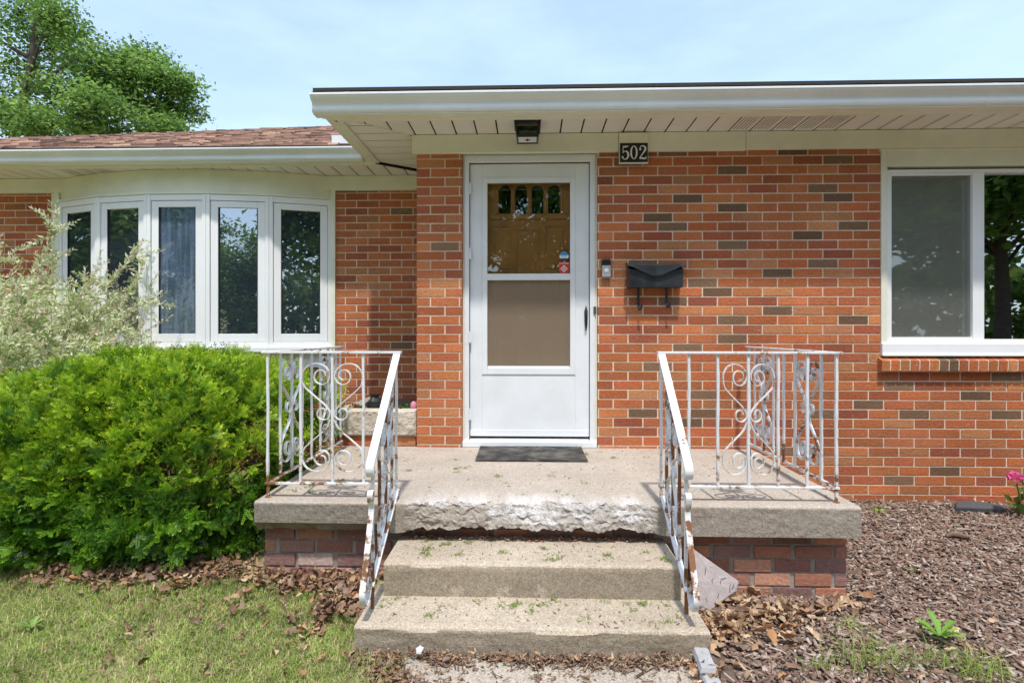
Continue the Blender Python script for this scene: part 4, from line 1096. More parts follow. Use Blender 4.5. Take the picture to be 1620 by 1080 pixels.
    g = G().strip([(xh, YR, str_at(YR)), (xh, yf_ - .02, str_at(yf_ - .02))], (.022, 0, 0), .010); g.build('bottom_rail', M['iron'], r, rust=lambda p: .60 + .4 * fbm(p[1] * 9, p[2] * 9, 1))
    for y in (2.715, 2.60, 2.49):
        g = G(); twist(g, xh, y, str_at(y) + .002, rail_at(y) - .003); g.build('baluster', M['iron'], r, rust=lambda p: .80 + .45 * fbm(p[1] * 9, p[2] * 9, 1))
    for P in (UP, LO): scr(P, lambda a, f: (xh, 2.60 + a * k * .74, str_at(2.60 + a * k * .74) + .015 + f * (rail_at(2.6 + a * k * .74) - str_at(2.6 + a * k * .74) - .03)), (.015, 0, 0))
    za, zb2 = HC - .685, HC - 1.045
    fr = [(0.028, .006), (.018, -.010), (.000, -.002), (.004, .024), (.030, .032), (.044, .006), (.026, -.05)]
    P = [(yf_ + .002 - .03 + a - .01, za + z) for a, z in [(.030, -.012), (.034, .006), (.016, .014), (.004, -.006), (.020, -.030), (.040, -.022)][::-1]]
    path = [(yf_ - .022, za - .018), (yf_ - .012, za - .004), (yf_ - .024, za + .010), (yf_ - .042, za - .002), (yf_ - .038, za - .030), (yf_ - .022, za - .08),
            (yf_ - .075, (za + zb2) / 2 - .04), (yf_ - .135, zb2 + .02), (yf_ - .150, zb2 - .03), (yf_ - .120, zb2 - .075), (yf_ - .070, zb2 - .055), (yf_ - .058, zb2 - .005), (yf_ - .085, zb2 + .028), (yf_ - .112, zb2 + .002), (yf_ - .098, zb2 - .028), (yf_ - .082, zb2 - .015)]
    g = G().strip(catmull([(xh, a, z) for a, z in path], 6), (.024, 0, 0), .006); g.build('scroll', M['iron'], r, rust=lambda p: .62 + .4 * fbm(p[1] * 9, p[2] * 9, 1))
    return r
railing('l'); railing('r')

# ------------------------------------------------------------------ ground
def zg(x, y):
    if x > .7: base = -.02 + .10 * sm(2.7, 4.1, y)
    else: base = .012 + .035 * sm(2.2, 3.0, y)
    return base
def sheet(name, x0, x1, y0, y1, nx, ny, m, zfun, kind):
    xs, ys = np.linspace(x0, x1, nx + 1), np.linspace(y0, y1, ny + 1)
    V = np.array([(x, y, zfun(x, y)) for x in xs for y in ys])
    Fq = np.array([(i * (ny + 1) + j, (i + 1) * (ny + 1) + j, (i + 1) * (ny + 1) + j + 1, i * (ny + 1) + j + 1) for i in range(nx) for j in range(ny)])
    return tag(np_mesh(name, V, Fq, np.ones((len(V), 3)), m, smooth=True), kind=kind)
sheet('ground', -150, 150, -150, 150, 6, 6, M['earth'], lambda x, y: -.055, 'structure')
sheet('lawn', -8, -.60, -3, YL, 90, 90, M['earth'], lambda x, y: zg(x, y) + .012 * fbm(x * 3, y * 3) - .01 - .05 * sm(-1, -3, y), 'structure')
sheet('mulch_bed', .62, 7, -2, YW + .01, 90, 80, M['soil'], lambda x, y: zg(x, y) + .016 * fbm(x * 3.2, y * 3.2) - .006, 'structure')
g = G(); g.box(-.50, .62, -8, 2.205, -.05, .006); tag(g.build('path', M['path']), kind='structure')

# ---- chips, leaves, grass
def frames(n, tilt):
    """random local frames: long axis mostly level"""
    a = RNG.uniform(0, 2 * np.pi, n); el = RNG.normal(0, tilt, n)
    u = np.stack([np.cos(a) * np.cos(el), np.sin(a) * np.cos(el), np.sin(el)], 1)
    up = np.stack([RNG.normal(0, tilt, n), RNG.normal(0, tilt, n), np.ones(n)], 1)
    w = unit(np.cross(up, u)); return u, w, np.cross(u, w)
def chips(name, P, L, W, T, cols, m, tilt=.3):
    n = len(P); u, w, h = frames(n, tilt)
    tap = RNG.uniform(.3, 1, n)
    cor = []
    for sx, sy, sz in [(-1, -1, -1), (1, -1, -1), (1, 1, -1), (-1, 1, -1), (-1, -1, 1), (1, -1, 1), (1, 1, 1), (-1, 1, 1)]:
        k = np.where(sx > 0, tap, 1.)
        cor.append(P + u * (sx * L / 2)[:, None] + w * (sy * W / 2 * k)[:, None] + h * (sz * T / 2)[:, None])
    V = np.stack(cor, 1).reshape(-1, 3)
    b = np.arange(n)[:, None, None] * 8
    Fq = (b + np.array([(4, 5, 6, 7), (0, 1, 5, 4), (2, 3, 7, 6), (0, 4, 7, 3), (1, 2, 6, 5)])[None]).reshape(-1, 4)
    return np_mesh(name, V, Fq, np.repeat(cols, 8, 0), m)
pal = np.array([(.16, .085, .062), (.125, .068, .052), (.21, .125, .092), (.27, .20, .16), (.33, .26, .22), (.085, .05, .04), (.19, .095, .068), (.40, .33, .29)])
n = 44000
Px = RNG.uniform(.66, 4.8, n); Py = 1.7 + (YW - 1.7) * RNG.random(n) ** .9
ok = ~((Px < SX1 - .0) & (Py > YB - .02)) & ~((Px < .80) & (Py > 2.15))
Px, Py = Px[ok], Py[ok]; n = len(Px)
Pz = np.array([zg(x, y) + .016 * fbm(x * 3.2, y * 3.2) for x, y in zip(Px, Py)]) + RNG.uniform(-.004, .014, n)
ci = RNG.choice(len(pal), n, p=[.17, .15, .16, .16, .12, .10, .07, .07])
lg = np.where(RNG.random(n) < .1, RNG.uniform(.06, .11, n), RNG.uniform(.014, .06, n))
o = chips('mulch_chips', np.stack([Px, Py, Pz], 1), lg * RNG.uniform(.35, .95, n), RNG.uniform(.004, .017, n), RNG.uniform(.002, .006, n), (pal[ci] * .78 + .22 * np.array((.36, .285, .215))) * 1.15 * RNG.uniform(.7, 1.25, (n, 1)), M['mulch'], .28)
tag(o, 'shredded brown and grey wood mulch covering the bed beside the porch', 'mulch', kind='stuff')

def dry_leaves(name, P, size, cols, tilt=.5):
    """curled lobed leaves: a 3 x 7 vertex blade with wavy edges"""
    n = len(P); u, w, h = frames(n, tilt)
    prof = np.array([.10, .55, .95, .62, 1.0, .55, .06]); V = []
    curl = RNG.uniform(-1.1, 1.6, n); cup = RNG.uniform(-.6, 1.4, n); wid = RNG.uniform(.16, .34, n)
    for i in range(7):
        t = i / 6 - .5
        for s in (-1, 0, 1):
            ww = s * wid * prof[i] * RNG.uniform(.75, 1.2, n)
            hh = curl * (t * t) * .8 + cup * np.abs(s) * prof[i] * .22 + RNG.normal(0, .03, n)
            V.append(P + (u * t + w * ww[:, None] + h * hh[:, None]) * size[:, None])
    V = np.stack(V, 1).reshape(-1, 3)
    q = [(i * 3 + j, i * 3 + j + 1, i * 3 + j + 4, i * 3 + j + 3) for i in range(6) for j in range(2)]
    Fq = (np.arange(n)[:, None, None] * 21 + np.array(q)[None]).reshape(-1, 4)
    return np_mesh(name, V, Fq, np.repeat(cols, 21, 0), M['leaflitter'])
lp = np.array([(.42, .27, .155), (.31, .18, .105), (.24, .14, .09), (.16, .095, .065), (.52, .37, .24), (.29, .195, .15), (.38, .20, .10)])
spots = []
def scatter(n, f):
    for _ in range(n): spots.append(f())
r_ = random
def band(u0, v0, u1, v1, su, sv): 
    def f():
        t = r_.random(); u = u0 + (u1 - u0) * t + r_.gauss(0, su); v = v0 + (v1 - v0) * t + r_.gauss(0, sv); return onfloor(u, v, .03)
    return f
scatter(620, band(60, 918, 400, 914, 40, 10)); scatter(400, band(395, 922, 560, 930, 25, 11)); scatter(300, band(580, 900, 520, 965, 14, 10)); scatter(70, band(560, 950, 470, 1005, 14, 10))
scatter(200, band(560, 930, 575, 960, 10, 16)); scatter(80, band(250, 960, 540, 985, 90, 22)); scatter(30, band(0, 1010, 560, 1060, 60, 30))
scatter(210, band(1115, 970, 1345, 948, 14, 6)); scatter(190, band(1110, 1000, 1190, 965, 16, 14)); scatter(70, band(1180, 960, 1260, 985, 30, 14))
scatter(60, band(1140, 1010, 1560, 1000, 60, 50))
scatter(160, band(580, 1035, 900, 1040, 30, 7)); scatter(150, band(600, 1050, 660, 1075, 22, 10)); scatter(120, band(880, 1036, 1110, 1034, 25, 6)); scatter(60, band(1090, 1045, 1125, 1065, 8, 12))
scatter(130, band(640, 913, 730, 925, 900, 8)) if False else None
P = np.array([(x, y, 0) for x, y in spots])
def blocked(x, y): return (SX0 < x < 1.63 and y > YB - .01) or (px(560, 2.233) - .01 < x < px(1124, 2.233) + .01 and y > 2.225)
P = np.array([p for p in P if not blocked(p[0], p[1])])
P[:, 2] = [zg(x, y) + .012 for x, y, _ in P]; P[:, 2] += RNG.uniform(.0, .035, len(P)) * np.array([1 if y > 2.3 else .35 for y in P[:, 1]])
right = (P[:, 0] > .6)
sz = RNG.uniform(.026, .072, len(P)) * np.where(right, 1.05, .80) * RNG.uniform(.7, 1.25, len(P)) * np.where((P[:, 1] < 2.25) & (np.abs(P[:, 0]) < .66), .55, 1)
ci = np.where(right, RNG.choice(len(lp), len(P), p=[.3, .12, .06, .04, .34, .06, .08]), RNG.choice(len(lp), len(P), p=[.14, .2, .2, .16, .08, .14, .08]))
tag(dry_leaves('fallen_leaves', P, sz, lp[ci] * RNG.uniform(.75, 1.2, (len(P), 1))), 'dry brown fallen leaves drifted around the hedge, steps and porch base', 'leaves', kind='stuff')
# debris on porch, steps and path: seed litter, bits of bark, green clippings
def debris(name, n, fz, cols, L, W, label):
    pts = []
    for _ in range(n):
        q = r_.random()
        if q < .34: x, y, z = r_.uniform(SX0 + .05, SX1 - .05), r_.uniform(YF + .1, YW - .03), ZP
        elif q < .60: x, y, z = r_.uniform(-.64, .66), r_.triangular(2.52, 2.83, 2.80), Z1
        elif q < .82: x, y, z = r_.uniform(-.68, .70), r_.uniform(2.25, 2.49), Z2
        else: x, y, z = r_.uniform(-.5, .62), r_.triangular(1.9, 2.21, 2.20), .006
        pts.append((x, y, z + .004))
    P = np.array(pts); n = len(P)
    return tag(chips(name, P, RNG.uniform(*L, n), RNG.uniform(*W, n), RNG.uniform(.0008, .003, n), cols[RNG.integers(0, len(cols), n)] * RNG.uniform(.7, 1.2, (n, 1)), M['mulch'], .2), label, 'debris', kind='stuff')
debris('brown_debris', 480, 0, np.array([(.22, .13, .085), (.29, .19, .13), (.16, .10, .07), (.34, .24, .16)]), (.004, .020), (.0015, .0045), 'brown bark crumbs and seed litter scattered over porch and steps')
n = 2600
Px = RNG.uniform(-.72, .66, n); Py = np.where(RNG.random(n) < .75, 2.215 - np.abs(RNG.normal(0, .035, n)), RNG.uniform(1.85, 2.21, n))
lf = RNG.random(n) < .32; Px = np.where(lf, RNG.normal(-.50, .07, n), Px); Py = np.where(lf, RNG.uniform(1.75, 2.21, n), Py)
ok = np.array([fbm(x * 4, y * 4, 5) > -.25 for x, y in zip(Px, Py)]); Px, Py = Px[ok], Py[ok]; n = len(Px)
lc = np.array([(.20, .12, .08), (.28, .19, .12), (.13, .08, .055), (.36, .27, .18), (.24, .13, .085)])
tag(chips('step_litter', np.stack([Px, Py, .008 + RNG.random(n) * .014], 1), RNG.uniform(.008, .055, n) * RNG.uniform(.4, 1, n), RNG.uniform(.002, .009, n), RNG.uniform(.001, .003, n), lc[RNG.integers(0, 5, n)] * RNG.uniform(.7, 1.2, (n, 1)), M['mulch'], .35), 'fine brown litter of twigs and bark along the foot of the bottom step', 'litter', kind='stuff')
n = 260; Px = RNG.uniform(-.60, .62, n); Py = 2.828 - np.abs(RNG.normal(0, .02, n))
tag(chips('brick_crumbs', np.stack([Px, Py, Z1 + .004 + RNG.random(n) * .006], 1), RNG.uniform(.006, .05, n) * RNG.uniform(.3, 1, n), RNG.uniform(.004, .016, n), RNG.uniform(.002, .006, n), np.array([(.34, .15, .10), (.28, .13, .09), (.5, .42, .36), (.24, .15, .1)])[RNG.integers(0, 4, n)], M['mulch'], .2), 'reddish brick crumbs lying along the back of the upper step', 'crumbs', kind='stuff')
# clumps of green yew clippings
cc = []
for _ in range(85):
    q = r_.random()
    if q < .5: c = (r_.uniform(SX0 + .1, .9), r_.uniform(YF + .12, YW - .05), ZP)
    elif q < .72: c = (r_.uniform(-.62, .64), r_.uniform(2.54, 2.8), Z1)
    else: c = (r_.uniform(-.66, .68), r_.uniform(2.26, 2.48), Z2)
    for _ in range(r_.randint(4, 16)): cc.append((c[0] + r_.gauss(0, .014), c[1] + r_.gauss(0, .012), c[2] + .004 + r_.random() * .005))
for _ in range(90): cc.append((r_.uniform(mA[0], mB[0]), r_.uniform(mA[1], mC[1]), ZP + .017)) if r_.random() < .3 else None
P = np.array(cc); n = len(P); gc = np.array([(.26, .38, .06), (.18, .30, .05), (.32, .38, .10)])
tag(chips('green_clippings', P, RNG.uniform(.010, .026, n), RNG.uniform(.0018, .0038, n), np.full(n, .0012), gc[RNG.integers(0, 3, n)], M['foliage'], .25), 'green leaf clippings strewn over the porch slab and steps', 'clippings', kind='stuff')

def blades(P, H, W, lean, cols):
    n = len(P); a = RNG.uniform(0, 2 * np.pi, n); d = np.stack([np.cos(a), np.sin(a), np.zeros(n)], 1); s = np.stack([-np.sin(a), np.cos(a), np.zeros(n)], 1)
    up = np.array((0, 0, 1.))
    l = lean[:, None] * H[:, None]
    p0 = P; p1 = P + up * (H * .6)[:, None] + d * l * .35; p2 = P + up * (H * np.sqrt(np.clip(1 - lean ** 2 * .5, .2, 1)))[:, None] + d * l
    V = np.stack([p0 - s * (W / 2)[:, None], p0 + s * (W / 2)[:, None], p1 + s * (W * .42)[:, None], p1 - s * (W * .42)[:, None], p2 + s * (W * .06)[:, None], p2 - s * (W * .06)[:, None]], 1).reshape(-1, 3)
    b = np.arange(n)[:, None, None] * 6
    Fq = (b + np.array([(0, 1, 2, 3), (3, 2, 4, 5)])[None]).reshape(-1, 4)
    return V, Fq, np.repeat(cols, 6, 0)
n = 150000
n += 90000; Px = RNG.uniform(-3.4, -.45, n); Py = RNG.uniform(1.6, 3.05, n); Px[150000:] = RNG.uniform(-6.5, -.5, 90000); Py[150000:] = RNG.uniform(-.2, 3.0, 90000)
den = np.array([sm(-.15, .35, fbm(x * 2.2, y * 2.2, 3) + .62 - 1.25 * sm(2.55, 2.98, y) + .25 * sm(-1.2, -2.2, x) - .5 * sm(-.85, -.6, x)) for x, y in zip(Px, Py)])
ok = (RNG.random(n) < np.maximum(den * .95, .30 * (Py < 2.72)) + .05) & ~((Px > px(560, 2.233) - .02) & (Py > 2.22)) & ~((Px > SX0 - .03) & (Py > YB)) & (Px < -.47 - .12 * RNG.random(n))
Px, Py = Px[ok], Py[ok]; n = len(Px)
Pz = np.array([zg(x, y) + .012 * fbm(x * 3, y * 3) - .012 for x, y in zip(Px, Py)])
gp = np.array([(.29, .40, .075), (.22, .35, .06), (.38, .43, .12), (.52, .46, .24), (.42, .36, .20), (.16, .27, .045)])
lush = sm if False else None
ci = RNG.choice(6, n, p=[.19, .15, .20, .22, .16, .08])
V, Fq, Cc = blades(np.stack([Px, Py, Pz], 1), RNG.uniform(.010, .034, n) * (1 + .7 * (RNG.random(n) < .06)), RNG.uniform(.0020, .0042, n), RNG.uniform(.3, 1.3, n), 1.12 * gp[ci] * RNG.uniform(.6, 1.3, (n, 1)) * np.array([1 + .35 * fbm(x * 5, y * 5, 8) for x, y in zip(Px, Py)])[:, None])
tag(np_mesh('grass', V, Fq, Cc, M['foliage']), 'short patchy lawn grass with dry straw in front of the hedge', 'grass', kind='stuff')

# grass tufts in the mulch
def tuft(u, v, n, h, spread, label):
    x, y = onfloor(u, v, 0.0); z = zg(x, y)
    P = np.stack([x + RNG.normal(0, spread, n), y + RNG.normal(0, spread * .6, n), np.full(n, z - .004)], 1)
    V, Fq, Cc = blades(P, RNG.uniform(h * .5, h, n), RNG.uniform(.002, .0045, n), RNG.uniform(.5, 1.5, n), gp[RNG.choice([0, 1, 2, 5], n)] * RNG.uniform(.8, 1.3, (n, 1)))
    tag(np_mesh('grass_tuft', V, Fq, Cc, M['foliage'], loc=(x, y, z)), label, 'grass tuft', 'grass tufts in the mulch bed')
tuft(1385, 1045, 130, .13, .075, 'largest grass tuft in the mulch, left of the dandelion')
tuft(1350, 990, 35, .08, .04, 'thin grass tuft in the mulch near the fallen tan leaves')
tuft(1475, 1040, 45, .10, .05, 'sparse grass tuft in the mulch directly below the dandelion')
tuft(1545, 1058, 110, .11, .07, 'grass tuft in the mulch at the lower right of the dandelion')
tuft(1295, 1050, 30, .08, .04, 'small leftmost grass tuft in the mulch, nearest the grey edging stone')

def rosette(name, u, v, n, L, W, label, cat, cols, z=None, up=.5):
    x, y = onfloor(u, v, 0.0); z = zg(x, y)
    vs, fs, cs = [], [], []
    for i in range(n):
        a = 2 * math.pi * i / n + r_.uniform(-.3, .3); l = L * r_.uniform(.65, 1.1); e = up * r_.uniform(.5, 1.3); w = W * r_.uniform(.8, 1.2)
        d_ = np.array((math.cos(a), math.sin(a))); s = np.array((-d_[1], d_[0])); c = np.array(cols[r_.randrange(len(cols))]) * r_.uniform(.8, 1.2)
        o = len(vs)
        for k in range(8):
            t = k / 7; ww = w * (.22 + .78 * math.sin(min(1, t * 1.02) ** .8 * math.pi * .93)) * (1 - .12 * (k % 2)); hgt = l * e * (t * 1.4 - t * t * 1.05)
            for sg in (-1, 0, 1):
                p = np.array((x, y)) + d_ * l * t + s * ww * sg; vs.append((p[0], p[1], z + .01 + hgt + abs(sg) * w * .25)); cs.append(c * (1.15 if sg == 0 else 1))
        fs += [(o + k * 3 + j, o + k * 3 + j + 1, o + k * 3 + j + 4, o + k * 3 + j + 3) for k in range(7) for j in range(2)]
    return tag(np_mesh(name, np.array(vs), np.array(fs), np.array(cs), M['foliage'], loc=(x, y, z), smooth=True), label, cat)
DG = [(.20, .38, .055), (.25, .44, .075), (.16, .32, .05)]
def weed(name, u, v, n, l0, l1, label, cols, up=1., wd=.020):
    x, y = onfloor(u, v, 0.0); z = zg(x, y); vs, fs, cs = [], [], []
    for i in range(n):
        a = 2 * math.pi * i / n + r_.uniform(-.3, .3); l = r_.uniform(l0, l1); e = up * r_.uniform(.45, 1.25); d_ = np.array((math.cos(a), math.sin(a))); sd0 = np.array((-d_[1], d_[0])); c = np.array(cols[r_.randrange(len(cols))]) * r_.uniform(.8, 1.25); o = len(vs); nk = 15; tw = r_.uniform(-.4, .4)
        for k in range(nk):
            t = k / (nk - 1); ww = wd * (.16 + .84 * t ** .8) * (1.0 if k % 3 else .62) * (1 if t < .8 else (1 - t) / .2 * .9 + .08)
            out_ = l * (t - .28 * e * t * t); hgt = l * e * (t * 1.15 - t * t * .55)
            for sg in (-1, 0, 1):
                p = np.array((x, y)) + d_ * out_ + sd0 * (ww * sg + tw * .03 * t * t); vs.append((p[0], p[1], z + .012 + hgt + abs(sg) * ww * .45)); cs.append(c * (1.2 if sg == 0 else 1))
        fs += [(o + k * 3 + j, o + k * 3 + j + 1, o + k * 3 + j + 4, o + k * 3 + j + 3) for k in range(nk - 1) for j in range(2)]
    return tag(np_mesh(name, np.array(vs), np.array(fs), np.array(cs), M['foliage'], loc=(x, y, z)), label, 'weed')
weed('dandelion', 1487, 1004, 12, .075, .13, 'bright green dandelion rosette with toothed leaves growing in the mulch', DG)
weed('broadleaf_weed', 50, 1003, 8, .045, .085, 'broad leaved light green weed in the lawn at the left', [(.24, .36, .09), (.28, .38, .11)], .8, .013)
rosette('seedling', 1440, 905, 5, .03, .008, 'tiny green seedling in the middle of the mulch bed', 'weed', DG, up=.6)

# stones, twig, slate
def rock(name, u, v, poly, th, m, label, tilt, rz, lift=0., cat='stone', z0=0.):
    """irregular slab: outline poly in metres (x, z), thickness th, leaned back by tilt"""
    x, y = onfloor(u, v, z0); g = G(); n = len(poly)
    pts = []
    for i in range(n):
        a, b = np.array(poly[i]), np.array(poly[(i + 1) % n])
        for k in range(4): 
            p = a + (b - a) * k / 4; pts.append(p + .006 * np.array((fbm(p[0] * 30, p[1] * 30, 1), fbm(p[0] * 30, p[1] * 30, 5))) )
    ca, sa = math.cos(tilt), math.sin(tilt); cz, sz_ = math.cos(rz), math.sin(rz)
    def T(a, b, d):
        yy, zz = b * sa + d * ca, b * ca - d * sa
        return (x + a * cz - yy * sz_, y + a * sz_ + yy * cz, zg(x, y) + lift + zz)
    c = np.mean(pts, 0); N = len(pts)
    vs = [T(p[0], p[1], .006) for p in pts] + [T(*(c + (p - c) * .94), 0) for p in pts] + [T(*(c + (p - c) * .5), -.004 + .005 * fbm(p[0] * 20, p[1] * 20, 3)) for p in pts] + [T(c[0], c[1], -.003)]
    vs += [T(p[0], p[1], th) for p in pts]
    fs = []
    for i in range(N):
        j = (i + 1) % N
        fs += [(i, j, N + j, N + i), (N + i, N + j, 2 * N + j, 2 * N + i), (2 * N + i, 2 * N + j, 3 * N), (j, i, 3 * N + 1 + i, 3 * N + 1 + j)]
    fs.append(tuple(3 * N + 1 + i for i in range(N)))
    g.add(vs, fs); return tag(g.build(name, m, loc=(x, y, zg(x, y))), label, cat)
s = 1 / 338.
sp = [(1106 - 1135, 950 - 948), (1106 - 1135, 950 - 880), (1111 - 1135, 950 - 869), (1178 - 1135, 950 - 914), (1173 - 1135, 950 - 927), (1125 - 1135, 950 - 953)]
rock('broken_paver', 1135, 962, [(a * s, b * s * 1.12) for a, b in sp], .05, M['chipstone'], 'pinkish grey broken concrete slab leaning against the porch base by the railing', R(28), R(4), .02, 'stone slab')
def kerb(poly, h, label):
    """low edging stone: plan outline (x, y), chamfered top, rough sides"""
    P = []
    for i in range(len(poly)):
        a, b = np.array(poly[i]), np.array(poly[(i + 1) % len(poly)])
        for k in range(5): p = a + (b - a) * k / 5; P.append(p + .003 * np.array((fbm(p[0] * 40, p[1] * 40, 1), fbm(p[0] * 40, p[1] * 40, 5))))
    c = np.mean(P, 0); N = len(P); vs = []
    for z, k in ((-.05, 1.), (h * .7, 1.), (h, .80)): vs += [(c[0] + (p[0] - c[0]) * k, c[1] + (p[1] - c[1]) * (k + (1 - k) * .75), z + .003 * fbm(p[0] * 30, p[1] * 30, z * 30)) for p in P]
    g = G().add(vs, [(r * N + i, r * N + (i + 1) % N, (r + 1) * N + (i + 1) % N, (r + 1) * N + i) for r in range(2) for i in range(N)] + [tuple(2 * N + i for i in range(N))])
    o = tag(g.build('edging_stone', M['greystone'], loc=(c[0], c[1], 0)), label, 'edging stone', 'grey edging stones')
pv = bpy.data.objects['broken_paver']
def on_paver(a, b, d):
    u0_, v0_ = 1135, 962; X0, Y0 = onfloor(u0_, v0_, 0.0); t_, z_ = R(28), R(4); yy, zz = b * math.sin(t_) + d * math.cos(t_), b * math.cos(t_) - d * math.sin(t_)
    return (X0 + a * math.cos(z_) - yy * math.sin(z_), Y0 + a * math.sin(z_) + yy * math.cos(z_), zg(X0, Y0) + .02 + zz)
g = G()
for (a, b, ln, an) in [(-.035, .16, .05, 1.3), (-.05, .11, .06, 1.5), (-.01, .12, .05, 1.2), (.03, .10, .05, 1.4), (.07, .085, .045, 1.25), (.01, .06, .04, 1.4), (-.045, .045, .05, 1.6), (.085, .10, .03, 1.0), (-.02, .19, .03, .4), (.04, .145, .03, .2)]:
    pts = [(a + ln * q * math.cos(an) + .004 * fbm(a * 90, q * 7, 2), b + ln * q * math.sin(an) - .02) for q in np.linspace(0, 1, 6)]
    g.tube([on_paver(p, q, -.0022) for p, q in pts], [.0005, .0018, .0022, .0020, .0016, .0004], 5)
g.build('crack', M['slate'], pv)
kerb([(.635, 2.09), (.700, 2.09), (.712, 2.22), (.703, 2.30), (.672, 2.335), (.650, 2.27)], .05, 'longer grey edging stone beside the path, touching the bottom step corner')
kerb([(.630, 1.80), (.690, 1.80), (.700, 2.07), (.638, 2.08)], .035, 'lower grey edging stone beside the path, at the bottom edge of the photo')
rock('slate_piece', 1545, 806, [(-.16, -.03), (.16, -.045), (.19, .0), (.06, .07), (-.10, .055)], .03, M['slate'], 'flat dark slate piece on the mulch close to the brick wall', R(80), 0, .045, 'stone', .09)
rock('pebble', 664, 1047, [(-.016, -.010), (.008, -.014), (.018, .010), (.004, .02), (-.014, .008)], .02, M['pebble'], 'small white stone lying at the foot of the bottom step', R(40), .3, .034, 'stone')
x, y = onfloor(1515, 850, .05); g = G(); g.tube([(x - .07, y, zg(x, y) + .02), (x - .03, y + .01, zg(x, y) + .03), (x + .02, y - .004, zg(x, y) + .026), (x + .06, y - .02, zg(x, y) + .022)], [.008, .014, .013, .007], 7); tag(g.build('bark_piece', M['twig'], loc=(x, y, zg(x, y))), 'short dark bark stick on the mulch near the slate', 'stick')
x, y = onfloor(1388, 812, .06); tag(leafball('fallen_sprig', x, y, zg(x, y) + .01, .06, .015, 26, [(.3, .42, .04), (.24, .38, .04)], None, .03), 'yellow green leaf sprig on mulch by the porch corner', 'leaf sprig')

# peony at the right edge
x, z = pt(1606, 757, 3.75); zb_ = zg(x, 3.75)
pe = thing('peony', 'pink peony bloom with green leaves at the right edge by the wall', 'flower', (x + .05, 3.78, zb_))
g = G(); g.tube(catmull([(x + .10, 3.8, zb_), (x + .06, 3.78, zb_ + .12), (x + .01, 3.75, z - .03)], 5), .004, 6); g.tube(catmull([(x + .11, 3.8, zb_), (x + .14, 3.82, zb_ + .2), (x + .2, 3.8, zb_ + .3)], 5), .004, 6); g.build('stem', M['twig'], pe)
V, Fq, Cc = [], [], []
for i in range(90):
    d_ = unit(RNG.normal(size=3)); d_[2] = abs(d_[2]) * .8 - .1; r0 = RNG.uniform(.01, .028); c = np.array((x, 3.75, z)); a = unit(d_); b = unit(np.cross(a, RNG.normal(size=3))); p = c + a * r0; e = .028 * RNG.uniform(.7, 1.2)
    o = len(V); V += [p, p + b * e * .5 + a * e * .5, p + a * e, p - b * e * .5 + a * e * .5]; Fq.append((o, o + 1, o + 2, o + 3)); Cc += [np.array((.85, .25, .5)) * RNG.uniform(.7, 1.1)] * 4
np_mesh('bloom', np.array(V), np.array(Fq), np.array(Cc), M['pink'], pe)
leafball('foliage', x + .16, 3.8, zb_ + .06, .12, .20, 70, [(.10, .22, .04), (.2, .3, .06), (.14, .2, .04)], pe, .07)
# blade-like iris leaves next to it
# ------------------------------------------------------------------ wicker chair inside the right window
x, z = pt(1582, 520, 5.0)
ch = thing('wicker_chair', 'round backed wicker chair standing inside behind the right window', 'chair', (x, 5.1, .35))
g = G()
for k in range(7):
    r0 = .36 - k * .026; g.tube([(x + r0 * math.cos(t), 5.0 + .03 * k, z - .12 + r0 * .95 * math.sin(t)) for t in np.linspace(0, math.pi, 20)], .010, 6)
g.build('backrest', M['wicker'], ch, smooth=True)
g = G(); g.tube([(x + .3 * math.cos(t), 4.9 + .26 * math.sin(t), z - .34) for t in np.linspace(0, 2 * math.pi, 24)], .03, 6); g.box(x - .26, x + .26, 4.72, 5.1, z - .36, z - .33); g.build('seat', M['wicker'], ch)
for sx in (-1, 1):
    for yy in (4.75, 5.08):
        g = G(); g.tube([(x + sx * .22, yy, .351), (x + sx * .22, yy, z - .36)], .016, 6); g.build('leg', M['wicker'], ch)

